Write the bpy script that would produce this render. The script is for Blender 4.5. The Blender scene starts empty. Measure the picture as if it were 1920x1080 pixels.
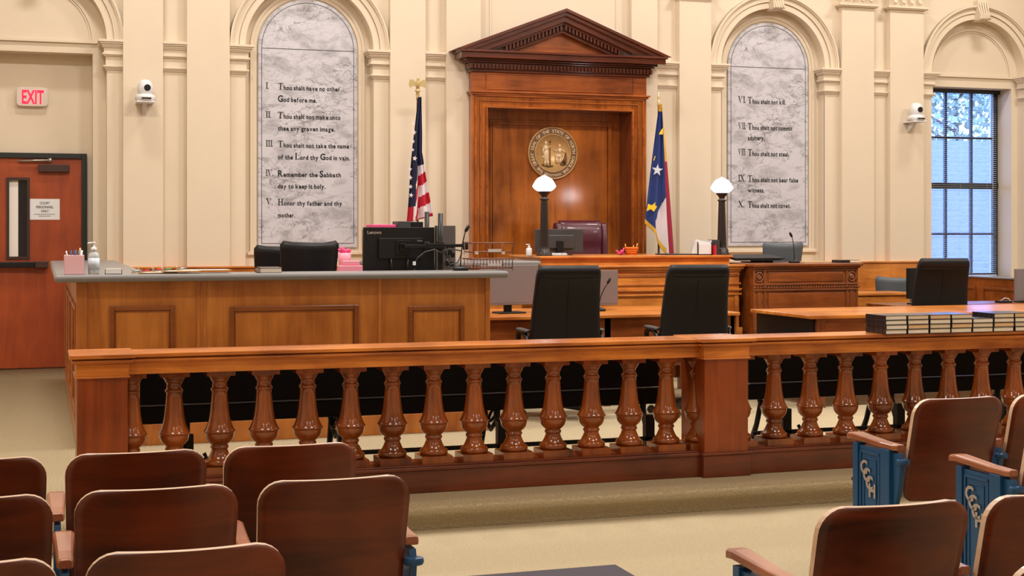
import bpy, bmesh, math, random
from math import sin, cos, pi, radians as R
random.seed(7)
C = bpy.context.scene.collection
# ------------------------------------------------------------------ camera geometry
EYE, F, TH = 1.45, 2700.0, R(18.15)
ct, st = cos(TH), sin(TH)
GF = -0.157                      # gallery floor level
def X(px, D):
    u = (px-960)/F
    return D*(u*ct+st)/(ct-u*st)
def Z(px, py, D):
    u = (px-960)/F
    return EYE-(py-432)/F*D/(ct-u*st)

# ------------------------------------------------------------------ materials
def s2l(c):
    return tuple(((v/255)/12.92 if v/255 <= .04045 else ((v/255+.055)/1.055)**2.4) for v in c)
def new_mat(name):
    m = bpy.data.materials.new(name); m.use_nodes = True
    nt = m.node_tree; b = nt.nodes['Principled BSDF']
    return m, nt, b
def plain(name, rgb, rough=.5, metal=0, coat=0, bump=0, bscale=200, vary=0, vscale=8, trans=0, spec=None):
    m, nt, b = new_mat(name)
    c = (*s2l(rgb), 1)
    b.inputs['Base Color'].default_value = c
    b.inputs['Roughness'].default_value = rough
    b.inputs['Metallic'].default_value = metal
    b.inputs['Coat Weight'].default_value = coat
    b.inputs['Transmission Weight'].default_value = trans
    if spec is not None: b.inputs['Specular IOR Level'].default_value = spec
    tc = nt.nodes.new('ShaderNodeTexCoord')
    n = nt.nodes.new('ShaderNodeTexNoise'); n.inputs['Scale'].default_value = vscale; n.inputs['Detail'].default_value = 4
    nt.links.new(tc.outputs['Object'], n.inputs['Vector'])
    mx = nt.nodes.new('ShaderNodeMix'); mx.data_type = 'RGBA'
    mx.inputs[6].default_value = tuple(v*(1-vary) for v in c[:3])+(1,)
    mx.inputs[7].default_value = tuple(min(1, v*(1+vary)) for v in c[:3])+(1,)
    nt.links.new(n.outputs['Fac'], mx.inputs[0]); nt.links.new(mx.outputs[2], b.inputs['Base Color'])
    if bump:
        n2 = nt.nodes.new('ShaderNodeTexNoise'); n2.inputs['Scale'].default_value = bscale; n2.inputs['Detail'].default_value = 3
        nt.links.new(tc.outputs['Object'], n2.inputs['Vector'])
        bp = nt.nodes.new('ShaderNodeBump'); bp.inputs['Strength'].default_value = bump; bp.inputs['Distance'].default_value = .01
        nt.links.new(n2.outputs['Fac'], bp.inputs['Height']); nt.links.new(bp.outputs['Normal'], b.inputs['Normal'])
    return m
def wood(name, dark, light, axis='Z', rough=.3, coat=.3, scale=1.0, contrast=1.0):
    m, nt, b = new_mat(name)
    tc = nt.nodes.new('ShaderNodeTexCoord'); mp = nt.nodes.new('ShaderNodeMapping')
    sc = {'X': (1.3, 14, 14), 'Y': (14, 1.3, 14), 'Z': (14, 14, 1.3)}[axis]
    mp.inputs['Scale'].default_value = tuple(v*scale for v in sc)
    oi = nt.nodes.new('ShaderNodeObjectInfo'); ad = nt.nodes.new('ShaderNodeVectorMath'); ad.operation = 'MULTIPLY_ADD'
    ad.inputs[1].default_value = (1, 1, 1)
    sm = nt.nodes.new('ShaderNodeMath'); sm.operation = 'MULTIPLY'; sm.inputs[1].default_value = 17
    nt.links.new(oi.outputs['Random'], sm.inputs[0]); nt.links.new(sm.outputs[0], ad.inputs[2])
    nt.links.new(tc.outputs['Object'], ad.inputs[0]); nt.links.new(ad.outputs[0], mp.inputs['Vector'])
    n = nt.nodes.new('ShaderNodeTexNoise'); n.inputs['Scale'].default_value = 1.0; n.inputs['Detail'].default_value = 7
    n.inputs['Distortion'].default_value = .8; n.inputs['Roughness'].default_value = .62
    nt.links.new(mp.outputs[0], n.inputs['Vector'])
    n2 = nt.nodes.new('ShaderNodeTexNoise'); n2.inputs['Scale'].default_value = 2.6; n2.inputs['Detail'].default_value = 3
    nt.links.new(ad.outputs[0], n2.inputs['Vector'])
    mm = nt.nodes.new('ShaderNodeMath'); mm.operation = 'ADD'
    nt.links.new(n.outputs['Fac'], mm.inputs[0]); nt.links.new(n2.outputs['Fac'], mm.inputs[1])
    cr = nt.nodes.new('ShaderNodeValToRGB'); w = .22/contrast
    cr.color_ramp.elements[0].position = .5-w; cr.color_ramp.elements[1].position = .5+w
    cr.color_ramp.elements[0].color = (*s2l(dark), 1); cr.color_ramp.elements[1].color = (*s2l(light), 1)
    hf = nt.nodes.new('ShaderNodeMath'); hf.operation = 'MULTIPLY'; hf.inputs[1].default_value = .5
    nt.links.new(mm.outputs[0], hf.inputs[0]); nt.links.new(hf.outputs[0], cr.inputs[0])
    nt.links.new(cr.outputs[0], b.inputs['Base Color'])
    b.inputs['Roughness'].default_value = rough; b.inputs['Coat Weight'].default_value = coat; b.inputs['Coat Roughness'].default_value = .12
    bp = nt.nodes.new('ShaderNodeBump'); bp.inputs['Strength'].default_value = .08; bp.inputs['Distance'].default_value = .004
    nt.links.new(n.outputs['Fac'], bp.inputs['Height']); nt.links.new(bp.outputs['Normal'], b.inputs['Normal'])
    return m
def marble(name):
    m, nt, b = new_mat(name)
    tc = nt.nodes.new('ShaderNodeTexCoord'); mp = nt.nodes.new('ShaderNodeMapping')
    mp.inputs['Rotation'].default_value = (0, R(38), 0); mp.inputs['Scale'].default_value = (1.0, 1, 1.9)
    nt.links.new(tc.outputs['Object'], mp.inputs['Vector'])
    def nz(scale, det, dist, off):
        n = nt.nodes.new('ShaderNodeTexNoise'); n.inputs['Scale'].default_value = scale; n.inputs['Detail'].default_value = det
        n.inputs['Distortion'].default_value = dist; n.inputs['Roughness'].default_value = .6
        a = nt.nodes.new('ShaderNodeVectorMath'); a.inputs[1].default_value = (off, off, off)
        nt.links.new(mp.outputs[0], a.inputs[0]); nt.links.new(a.outputs[0], n.inputs['Vector']); return n
    cloud = nz(3.6, 12, .6, 0)
    cr = nt.nodes.new('ShaderNodeValToRGB')
    cr.color_ramp.elements[0].position = .36; cr.color_ramp.elements[0].color = (*s2l((164, 162, 168)), 1)
    cr.color_ramp.elements[1].position = .52; cr.color_ramp.elements[1].color = (*s2l((202, 200, 208)), 1)
    nt.links.new(cloud.outputs['Fac'], cr.inputs[0])
    last = cr.outputs[0]
    for sc_, off, wd, st_, col in ((2.0, 5, .010, .9, (84, 80, 90)), (3.8, 9, .014, .75, (104, 100, 108)), (7.0, 31, .02, .5, (120, 116, 124))):
        v = nz(sc_, 9, .7, off)
        ab = nt.nodes.new('ShaderNodeMath'); ab.operation = 'SUBTRACT'; ab.inputs[1].default_value = .5
        nt.links.new(v.outputs['Fac'], ab.inputs[0])
        a2 = nt.nodes.new('ShaderNodeMath'); a2.operation = 'ABSOLUTE'; nt.links.new(ab.outputs[0], a2.inputs[0])
        r = nt.nodes.new('ShaderNodeMapRange'); r.inputs['From Min'].default_value = 0; r.inputs['From Max'].default_value = wd
        r.inputs['To Min'].default_value = st_; r.inputs['To Max'].default_value = 0
        nt.links.new(a2.outputs[0], r.inputs['Value'])
        msk = nz(1.7, 2, 0, off+20)
        r2 = nt.nodes.new('ShaderNodeMapRange'); r2.inputs['From Min'].default_value = .47; r2.inputs['From Max'].default_value = .56
        nt.links.new(msk.outputs['Fac'], r2.inputs['Value'])
        mu = nt.nodes.new('ShaderNodeMath'); mu.operation = 'MULTIPLY'
        nt.links.new(r.outputs[0], mu.inputs[0]); nt.links.new(r2.outputs[0], mu.inputs[1])
        mx = nt.nodes.new('ShaderNodeMix'); mx.data_type = 'RGBA'
        nt.links.new(mu.outputs[0], mx.inputs[0]); nt.links.new(last, mx.inputs[6]); mx.inputs[7].default_value = (*s2l(col), 1)
        last = mx.outputs[2]
    nt.links.new(last, b.inputs['Base Color']); b.inputs['Roughness'].default_value = .35
    return m
def emit(name, rgb, strength):
    m, nt, b = new_mat(name)
    b.inputs['Base Color'].default_value = (*s2l(rgb), 1)
    b.inputs['Emission Color'].default_value = (*s2l(rgb), 1); b.inputs['Emission Strength'].default_value = strength
    return m
def glass(name, tint=(1, 1, 1)):
    m = bpy.data.materials.new(name); m.use_nodes = True; nt = m.node_tree
    nt.nodes.remove(nt.nodes['Principled BSDF']); out = nt.nodes['Material Output']
    tr = nt.nodes.new('ShaderNodeBsdfTransparent'); tr.inputs[0].default_value = (*tint, 1)
    gl = nt.nodes.new('ShaderNodeBsdfGlossy'); gl.inputs['Roughness'].default_value = .02
    fr = nt.nodes.new('ShaderNodeFresnel'); fr.inputs[0].default_value = 1.45
    mx = nt.nodes.new('ShaderNodeMixShader')
    nt.links.new(fr.outputs[0], mx.inputs[0]); nt.links.new(tr.outputs[0], mx.inputs[1]); nt.links.new(gl.outputs[0], mx.inputs[2])
    nt.links.new(mx.outputs[0], out.inputs[0])
    return m
def carpet(name, rgb, vary=.12):
    m = plain(name, rgb, rough=.95, bump=1.0, bscale=95, vary=vary*1.6, vscale=75, spec=.1)
    return m

M = dict(
    plaster=plain('plaster', (222, 206, 183), .75, bump=.05, bscale=30, vary=.03, vscale=3),
    carpet=carpet('carpet', (182, 166, 136)),
    mould=wood('dark_moulding_wood', (110, 56, 20), (166, 96, 42), 'X', .3, .3),
    oakZ=wood('honey_wood_upright', (146, 74, 22), (218, 140, 64), 'Z', .34, .15, scale=.7, contrast=1.35),
    oakX=wood('honey_wood_level', (150, 76, 20), (230, 148, 64), 'X', .3, .2, contrast=1.4),
    oakY=wood('honey_wood_deep', (150, 78, 24), (204, 128, 58), 'Y', .32, .3),
    railX=wood('rail_wood', (142, 64, 16), (232, 142, 56), 'X', .27, .25, contrast=1.45),
    balu=wood('baluster_wood', (66, 24, 6), (178, 92, 34), 'Z', .16, .4, contrast=1.15),
    postZ=wood('post_wood', (92, 34, 10), (170, 80, 28), 'Z', .32, .2, contrast=1.3),
    baseX=wood('plinth_wood', (70, 26, 10), (140, 64, 28), 'X', .32, .2, contrast=1.2),
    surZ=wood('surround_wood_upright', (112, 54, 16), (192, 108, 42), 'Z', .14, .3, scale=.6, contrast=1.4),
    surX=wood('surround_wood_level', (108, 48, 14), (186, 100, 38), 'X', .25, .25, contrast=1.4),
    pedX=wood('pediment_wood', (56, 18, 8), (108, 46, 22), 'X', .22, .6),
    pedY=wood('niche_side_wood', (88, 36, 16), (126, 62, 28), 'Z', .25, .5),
    witX=wood('witness_wood_level', (88, 38, 12), (158, 84, 34), 'X', .3, .3, contrast=1.3),
    witZ=wood('witness_wood_upright', (92, 44, 18), (146, 80, 36), 'Z', .3, .4),
    door=wood('door_wood', (122, 44, 14), (176, 78, 30), 'Z', .42, .1, scale=.8, contrast=.9),
    seat=wood('seat_plywood', (46, 14, 5), (136, 60, 22), 'X', .38, .1, .6, contrast=1.3),
    arm=wood('arm_wood', (120, 62, 36), (196, 124, 84), 'Y', .35, .3),
    edge=wood('plywood_edge', (206, 168, 134), (240, 214, 190), 'X', .4, .2),
    marble=marble('grey_marble'),
    grey=plain('grey_laminate', (128, 126, 126), .35, vary=.06, vscale=60),
    blackL=plain('black_leather', (20, 18, 21), .45, bump=.12, bscale=260, spec=.3),
    greyL=plain('slate_leather', (84, 92, 98), .5, bump=.1, bscale=200),
    burg=plain('burgundy_leather', (78, 30, 44), .3, bump=.1, bscale=150, coat=.3),
    black=plain('black_plastic', (17, 16, 18), .4, spec=.35),
    blackM=plain('black_metal', (14, 14, 15), .35, .3),
    dgrey=plain('dark_grey_plastic', (58, 56, 58), .45),
    taupe=plain('taupe_screen', (124, 112, 112), .3),
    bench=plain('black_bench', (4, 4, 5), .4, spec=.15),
    iron=plain('iron_black', (18, 18, 20), .5, .4),
    bronze=plain('dark_bronze', (50, 42, 40), .35, .5, bump=.05),
    brass=plain('aged_brass', (214, 172, 112), .35, .25, vary=.22, vscale=18),
    brassD=plain('dark_brass', (120, 88, 62), .5, .3),
    brassL=plain('light_brass', (236, 208, 168), .35, .2),
    gold=plain('gold_metal', (226, 204, 150), .25, .7),
    ink=plain('black_ink', (22, 18, 22), .6),
    white=plain('white_plastic', (226, 226, 228), .4),
    cream=plain('paper', (236, 230, 220), .8),
    page=plain('book_pages', (228, 208, 178), .85, vary=.12, vscale=14),
    cover=plain('navy_cover', (22, 22, 32), .3, coat=.2),
    pink=plain('pink_plastic', (236, 150, 170), .45),
    pinkL=plain('pale_pink_plastic', (232, 186, 196), .45),
    hot=plain('magenta', (214, 60, 120), .5),
    orange=plain('orange_wicker', (236, 120, 30), .6),
    red=plain('red', (190, 20, 40), .6),
    blueP=plain('blue_iron_paint', (22, 78, 124), .42, .0, coat=.1, vary=.1),
    silver=plain('silver_letters', (190, 180, 176), .35, .4),
    steel=plain('steel', (170, 168, 165), .3, .8),
    flagB=plain('flag_blue', (22, 26, 62), .8), flagW=plain('flag_white', (226, 214, 218), .8), flagR=plain('flag_red', (186, 18, 44), .8),
    ncB=plain('nc_blue', (32, 54, 118), .7), ncR=plain('nc_red', (150, 24, 52), .7), fringe=plain('gold_fringe', (226, 176, 60), .8, bump=.5, bscale=300),
    yellow=plain('yellow', (240, 196, 30), .7), starg=plain('star_white', (206, 210, 222), .7),
    copper=plain('copper_wire', (120, 76, 60), .35, .7),
    exitR=emit('exit_red', (250, 14, 56), 1.3), exitP=emit('exit_plate', (206, 190, 176), .08),
    shade=emit('lit_glass_shade', (244, 248, 255), 9.0),
    glass=glass('window_glass', (.9, .95, 1)),
    clear=plain('clear_bottle', (222, 230, 234), .1, trans=.5), gel=plain('gel_label', (192, 206, 216), .4),
    wframe=plain('window_frame_dark', (18, 22, 30), .4), slat=plain('blind_slat', (206, 212, 222), .5),
    dframe=plain('door_frame_black', (24, 30, 28), .5), brown=plain('dark_brown_metal', (66, 44, 38), .45, .3),
    mat=plain('dark_mat', (70, 64, 74), .9, bump=.4), leaf=plain('leaf_green', (150, 160, 140), .7, vary=.4, vscale=3),
    bark=plain('bark', (90, 76, 62), .9), shingle=plain('shingles', (136, 136, 156), .9, vary=.15, vscale=6), grass=plain('lawn', (120, 132, 90), .95, vary=.2),
    tan=plain('tan_board', (200, 160, 110), .6), green=plain('green', (60, 130, 90), .5), navy=plain('navy_pen', (24, 34, 84), .4),
    darkpad=plain('dark_pad', (40, 26, 26), .4), bag=plain('amber_candy', (240, 150, 60), .4),
)

# ------------------------------------------------------------------ mesh builder
class MB:
    def __init__(s): s.v = []; s.f = []; s.m = []; s.sm = []
    def add(s, vs, fs, mi=0, smooth=False):
        o = len(s.v); s.v += [tuple(p) for p in vs]
        for f in fs: s.f.append(tuple(o+i for i in f)); s.m.append(mi); s.sm.append(smooth)
        return s
    def box(s, x0, x1, y0, y1, z0, z1, mi=0):
        vs = [(x, y, z) for z in (z0, z1) for y in (y0, y1) for x in (x0, x1)]
        return s.add(vs, [(0, 2, 3, 1), (4, 5, 7, 6), (0, 1, 5, 4), (2, 6, 7, 3), (0, 4, 6, 2), (1, 3, 7, 5)], mi)
    def prism(s, poly, axis, a, b, mi=0, smooth=False):
        n = len(poly)
        def P(p, t):
            return {'X': (t, p[0], p[1]), 'Y': (p[0], t, p[1]), 'Z': (p[0], p[1], t)}[axis]
        vs = [P(p, a) for p in poly]+[P(p, b) for p in poly]
        s.add(vs, [tuple(range(n))[::-1], tuple(range(n, 2*n))], mi)
        o = len(s.v)-2*n
        for i in range(n):
            j = (i+1) % n
            s.f.append((o+i, o+j, o+n+j, o+n+i)); s.m.append(mi); s.sm.append(smooth)
        return s
    def lathe(s, prof, c=(0, 0, 0), n=24, mi=0, sx=1, sy=1, smooth=True, a0=0):
        vs = []; fs = []
        for r, z in prof:
            for k in range(n):
                a = a0+2*pi*k/n; vs.append((c[0]+r*sx*cos(a), c[1]+r*sy*sin(a), c[2]+z))
        for i in range(len(prof)-1):
            for k in range(n):
                l = (k+1) % n; fs.append((i*n+k, i*n+l, (i+1)*n+l, (i+1)*n+k))
        s.add(vs, fs, mi, smooth)
        o = len(s.v)-len(vs)
        s.f.append(tuple(o+k for k in range(n))[::-1]); s.m.append(mi); s.sm.append(False)
        s.f.append(tuple(o+(len(prof)-1)*n+k for k in range(n))); s.m.append(mi); s.sm.append(False)
        return s
    def loft(s, secs, mi=0, smooth=True, cap=True):
        n = len(secs[0]); vs = [p for q in secs for p in q]; fs = []
        for i in range(len(secs)-1):
            for k in range(n):
                l = (k+1) % n; fs.append((i*n+k, i*n+l, (i+1)*n+l, (i+1)*n+k))
        s.add(vs, fs, mi, smooth); o = len(s.v)-len(vs)
        if cap:
            s.f.append(tuple(o+k for k in range(n))[::-1]); s.m.append(mi); s.sm.append(False)
            s.f.append(tuple(o+(len(secs)-1)*n+k for k in range(n))); s.m.append(mi); s.sm.append(False)
        return s
    def tube(s, pts, r, n=8, mi=0, closed=False):
        from mathutils import Vector
        P = [Vector(p) for p in pts]; m = len(P); secs = []
        rr = r if isinstance(r, (list, tuple)) else [r]*m
        up = Vector((0, 0, 1)); prev = None
        for i in range(m):
            if closed: t = P[(i+1) % m]-P[i-1]
            else: t = P[min(i+1, m-1)]-P[max(i-1, 0)]
            t.normalize()
            if prev is None:
                a = up if abs(t.dot(up)) < .9 else Vector((1, 0, 0))
            else: a = prev
            u = (a-t*a.dot(t)).normalized(); w = t.cross(u); prev = u
            secs.append([tuple(P[i]+(u*cos(2*pi*k/n)+w*sin(2*pi*k/n))*rr[i]) for k in range(n)])
        if closed: secs.append(secs[0]); return s.loft(secs, mi, True, False)
        return s.loft(secs, mi)
    def xf(s, fn): s.v = [tuple(fn(*p)) for p in s.v]; return s
    def build(s, name, mat, parent=None, bev=0, seg=2, label=None, cat=None, group=None, kind=None, sub=0):
        mats = mat if isinstance(mat, (list, tuple)) else [mat]
        me = bpy.data.meshes.new(name)
        if parent is None:
            xs = [p[0] for p in s.v]; ys = [p[1] for p in s.v]; zs = [p[2] for p in s.v]
            loc = ((min(xs)+max(xs))/2, (min(ys)+max(ys))/2, min(zs))
        else:
            q = parent
            while q.parent: q = q.parent
            loc = tuple(q.location)
        me.from_pydata([(p[0]-loc[0], p[1]-loc[1], p[2]-loc[2]) for p in s.v], [], s.f)
        for m_ in mats: me.materials.append(M[m_] if isinstance(m_, str) else m_)
        me.polygons.foreach_set('material_index', s.m); me.polygons.foreach_set('use_smooth', s.sm)
        me.update()
        bm = bmesh.new(); bm.from_mesh(me); bmesh.ops.recalc_face_normals(bm, faces=bm.faces); bm.to_mesh(me); bm.free()
        o = bpy.data.objects.new(name, me); C.objects.link(o)
        if parent is None: o.location = loc
        else: o.parent = parent
        if bev:
            b = o.modifiers.new('bevel', 'BEVEL'); b.width = bev; b.segments = seg; b.limit_method = 'ANGLE'; b.angle_limit = R(40)
        if sub:
            b = o.modifiers.new('sub', 'SUBSURF'); b.levels = b.render_levels = sub
        if label: o['label'] = label
        if cat: o['category'] = cat
        if group: o['group'] = group
        if kind: o['kind'] = kind
        return o
def thing(name, label, cat, loc=(0, 0, 0), group=None, rz=0):
    o = bpy.data.objects.new(name, None); C.objects.link(o); o.location = loc; o.rotation_euler = (0, 0, rz)
    o.empty_display_size = .1; o['label'] = label; o['category'] = cat
    if group: o['group'] = group
    return o
def dup(root, loc, rz=0, label=None, group=None, sc=None):
    r = root.copy(); C.objects.link(r); r.location = loc; r.rotation_euler = (0, 0, rz)
    if label: r['label'] = label
    if group: r['group'] = group
    if sc: r.scale = sc
    for ch in [o for o in root.children]:
        c = ch.copy(); C.objects.link(c); c.parent = r
        for g in ch.children:
            d = g.copy(); C.objects.link(d); d.parent = c
    return r
def struct(mb, name, mat, label=None, parent=None, **k):
    o = mb.build(name, mat, parent, **k)
    if parent is None:
        o['kind'] = 'structure'
        if label: o['label'] = label
    return o
def super_sec(cx, cy, z, w, t, n=28, p=4):
    out = []
    for k in range(n):
        a = 2*pi*k/n; c_, s_ = cos(a), sin(a)
        out.append((cx+w*math.copysign(abs(c_)**(2/p), c_), cy+t*math.copysign(abs(s_)**(2/p), s_), z))
    return out

# text to polygons in a plane
_tc = {}
def glyphs(txt, bold=.0):
    key = (txt, bold)
    if key in _tc: return _tc[key]
    cu = bpy.data.curves.new('t', 'FONT'); cu.body = txt; cu.size = 1; cu.offset = bold; cu.resolution_u = 3
    ob = bpy.data.objects.new('t', cu); C.objects.link(ob)
    dg = bpy.context.evaluated_depsgraph_get(); dg.update()
    me = ob.evaluated_get(dg).to_mesh()
    vs = [tuple(v.co) for v in me.vertices]; fs = [tuple(p.vertices) for p in me.polygons]
    bpy.data.objects.remove(ob); bpy.data.curves.remove(cu)
    if vs:
        mn = min(v[0] for v in vs); vs = [(v[0]-mn, v[1], 0) for v in vs]; w = max(v[0] for v in vs)
    else: w = 0
    _tc[key] = (vs, fs, w); return _tc[key]
SER = {'T': [(0, .62, .7, .74), (.28, .44, 0, .74), (.18, .54, 0, .05), (0, .05, .55, .74), (.67, .72, .55, .74), (0, .72, .67, .74)],
       'I': [(.1, .22, 0, .74), (0, .32, 0, .05), (0, .32, .69, .74)],
       'H': [(.08, .22, 0, .74), (.5, .64, 0, .74), (.2, .5, .35, .42), (0, .3, 0, .05), (0, .3, .69, .74), (.42, .72, 0, .05), (.42, .72, .69, .74)],
       'L': [(.08, .24, 0, .74), (0, .32, .69, .74), (0, .6, 0, .06), (.55, .6, 0, .2)]}
def serif_poly(ch):
    if ch in SER:
        vs = []; fs = []
        for a, b, c, d in SER[ch]:
            o = len(vs); vs += [(a, c, 0), (b, c, 0), (b, d, 0), (a, d, 0)]; fs.append((o, o+1, o+2, o+3))
        return vs, fs, max(v[0] for v in vs)
    if ch == 'V':
        vs = [(.05, .72, 0), (.19, .72, 0), (.36, .1, 0), (.33, 0, 0), (.29, 0, 0), (.53, .72, 0), (.58, .72, 0), (0, .69, 0), (.26, .69, 0), (.26, .74, 0), (0, .74, 0), (.44, .69, 0), (.66, .69, 0), (.66, .74, 0), (.44, .74, 0)]
        return vs, [(0, 4, 3, 2, 1), (3, 5, 6, 2), (7, 8, 9, 10), (11, 12, 13, 14)], .66
    if ch == 'X':
        vs = [(.05, .72, 0), (.2, .72, 0), (.6, .02, 0), (.44, .02, 0), (.5, .72, 0), (.56, .72, 0), (.12, .02, 0), (.06, .02, 0), (0, 0, 0), (.24, 0, 0), (.24, .05, 0), (0, .05, 0), (.38, 0, 0), (.66, 0, 0), (.66, .05, 0), (.38, .05, 0), (0, .69, 0), (.27, .69, 0), (.27, .74, 0), (0, .74, 0), (.4, .69, 0), (.64, .69, 0), (.64, .74, 0), (.4, .74, 0)]
        return vs, [(0, 3, 2, 1), (4, 7, 6, 5), (8, 9, 10, 11), (12, 13, 14, 15), (16, 17, 18, 19), (20, 21, 22, 23)], .66
    return glyphs(ch, .03)
def put_line(mb, txt, x0, x1, zb, cap, y, small=.62, mi=0):
    """a line with enlarged initials, from x0 to x1, baseline zb, initial height cap"""
    items = []; cur = 0
    for ch in txt:
        if ch == ' ': cur += .32*small; continue
        if ch.isupper():
            vs, fs, w = serif_poly(ch); k = 1.0
        else:
            vs, fs, w = glyphs(ch, .034); k = small*1.12
        items.append((cur, vs, fs, k)); cur += w*k+.055
    sc_ = (x1-x0)/cur; sz = cap/.74
    for off, vs, fs, k in items:
        mb.add([(x0+(off+v[0]*k)*sc_, y, zb+v[1]*k*sz) for v in vs], fs, mi)
def put_text(mb, txt, x0, x1, zb, h, y, bold=.01, mi=0):
    vs, fs, w = glyphs(txt, bold)
    sx = (x1-x0)/w; sz = h/.72
    mb.add([(x0+v[0]*sx, y, zb+v[1]*sz) for v in vs], fs, mi)

# ================================================================== SETTING
WA, WP, WN, WB = 15.55, 15.46, 15.70, 15.95      # wall planes: bay face, pilaster face, niche back, rear
SPR = 3.43                                        # arch springing height
B0, B1, B2, B3 = -.04, 2.79, 8.42, 11.34
RO, RI = .87, .70
TOP = 6.0
XL, XR, YR = -3.0, 14.5, -2.5

struct(MB().box(XL-.2, XR+.2, YR-.2, 7.52, GF-.2, GF), 'floor', 'carpet', 'beige looped carpet of the public gallery floor')
# raised well floor with rounded carpeted nosing
mb = MB()
nose = [(16.3, -.4), (16.3, 0), (7.50, 0)]+[(7.50-.055*sin(a), -.055+.055*cos(a)) for a in [R(15*i) for i in range(1, 10)]]+[(7.475, -.125), (7.49, -.4)]
mb.prism(nose, 'X', XL-.2, XR+.2, smooth=True)
struct(mb, 'floor_well', 'carpet', 'beige carpeted platform one step up, behind the balustrade')
bpy.data.objects['floor_well'].name = 'floor.001'
struct(MB().box(XL-.2, XR+.2, YR-.2, 16.3, TOP, TOP+.2), 'ceiling', 'plaster', 'plain cream ceiling')
struct(MB().box(XL-.2, XL, YR-.2, 16.3, -.4, TOP), 'wall_left', 'plaster', 'plain cream side wall')
struct(MB().box(XR, XR+.2, YR-.2, 16.3, -.4, TOP), 'wall_right', 'plaster', 'plain cream side wall beyond the jury box')
struct(MB().box(XL, XR, YR-.2, YR, -.4, TOP), 'wall_front', 'plaster', 'plain cream wall behind the gallery')

def arc(cx, r, n=32, z=SPR): return [(cx-r*cos(pi*i/n), z+r*sin(pi*i/n)) for i in range(n+1)]
WX0, WX1, WZ0, WZ1 = 10.73, 11.95, .85, 3.28
mb = MB()
# rear layer with the window opening
mb.box(XL, WX0, WB, WB+.2, 0, TOP); mb.box(WX1, XR, WB, WB+.2, 0, TOP)
mb.box(WX0, WX1, WB, WB+.2, 0, WZ0); mb.box(WX0, WX1, WB, WB+.2, WZ1, TOP)
# middle layer (niche backs), leaving the door recess, the judge's niche and the window reveal
DRX = .526
mb.box(XL, -.62, WN, WB, 0, 3.30); mb.box(XL, DRX, WN, WB, 3.30, TOP)
mb.box(DRX, 4.6, WN, WB, 0, TOP); mb.box(4.6, 6.7, WN+.05, WB, 0, TOP)
mb.box(6.7, WX0, WN, WB, 0, TOP); mb.box(WX0, WX1, WN, WB, 0, WZ0); mb.box(WX0, WX1, WN, WB, WZ1, TOP); mb.box(WX1, XR, WN, WB, 0, TOP)
# front layer with arched openings
def bay(cx, x0, x1, zb):
    a = arc(cx, RI)
    mb.prism([(x0, zb), (cx-RI, zb)]+a+[(cx+RI, zb), (x1, zb), (x1, TOP), (x0, TOP)], 'Y', WA, WN)
bay(B0, -1.1, 1.1, 0); bay(B1, 1.1, 4.1, 1.04); bay(B2, 7.1, 10.1, 1.04); bay(B3, 10.1, 12.6, 0)
mb.box(XL, -1.1, WA, WN, 0, TOP); mb.box(12.6, XR, WA, WN, 0, TOP)
mb.box(1.1, 4.1, WA, WN, 0, 1.04); mb.box(7.1, 10.1, WA, WN, 0, 1.04)
mb.box(4.1, 4.6, WA, WN, 0, TOP); mb.box(6.63, 7.1, WA, WN, 0, TOP); mb.box(4.6, 6.63, WA, WN+.05, 3.2, TOP)
struct(mb, 'wall_back', 'plaster', 'cream plaster wall with arched niches and pilasters behind the bench')

trim_n = [0]
def trim(mb, mat, label, bev=.004):
    trim_n[0] += 1
    return struct(mb, 'trim_%d' % trim_n[0], mat, label, bev=bev)
# pilasters and their leafy capitals
PIL = [(.82, 1.225), (1.47, 1.915), (3.66, 4.06), (7.14, 7.55), (9.31, 9.76), (9.99, 10.47)]
PN = ['first pilaster right of the exit door, carrying a white camera', 'pilaster left of the first marble tablet', 'pilaster right of the first marble tablet, behind the striped flag',
      'pilaster left of the second marble tablet', 'pilaster right of the second marble tablet', 'pilaster left of the window, carrying a white camera']
def capital(mb, a, b):
    mb.box(a-.05, b+.05, WP-.05, WA, 4.20, 4.225); mb.box(a-.035, b+.035, WP-.035, WA, 4.185, 4.20)
    mb.loft([[(a+dx*0-e, WP-e, z), (b+e, WP-e, z), (b+e, WA, z), (a-e, WA, z)] for z, e in ((4.225, .0), (4.45, .02), (4.58, .07), (4.60, .09), (4.66, .09)) for dx in (0,)], smooth=False)
    nl = 4
    for k in range(nl):
        cx = a+(b-a)*(k+.5)/nl
        for rr, zz in ((.05, 4.30), (.035, 4.40)):
            pts = [(cx+rr*.9*cos(t)*(1-.06*t), WP-.02-.012*sin(t*.5), zz+rr*sin(t)*(1-.06*t)) for t in [i*.45 for i in range(16)]]
            mb.tube(pts, .009, 5)
        mb.lathe([(.001, -.02), (.03, 0), (.034, .05), (.02, .1), (.001, .12)], (cx, WP-.005, 4.24), 8, sy=.6)
for (a, b), lab in zip(PIL, PN):
    mb = MB(); mb.box(a, b, WP, WA, 1.05, 4.20); capital(mb, a, b); mb.box(a, b, WP, WA, 4.6, TOP)
    trim(mb, 'plaster', 'cream '+lab)
for a, b, lab in ((4.30, 4.70, 'left'), (6.53, 6.86, 'right')):
    trim(MB().box(a, b, WP, WA, 1.05, TOP), 'plaster', 'flat cream strip at the %s of the wooden pediment' % lab)
mb = MB()
for x in (4.84, 6.38): mb.box(x-.012, x+.012, WA-.012, WA, 3.2, TOP)
trim(mb, 'plaster', 'thin upright mouldings on the wall above the pediment')
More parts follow.
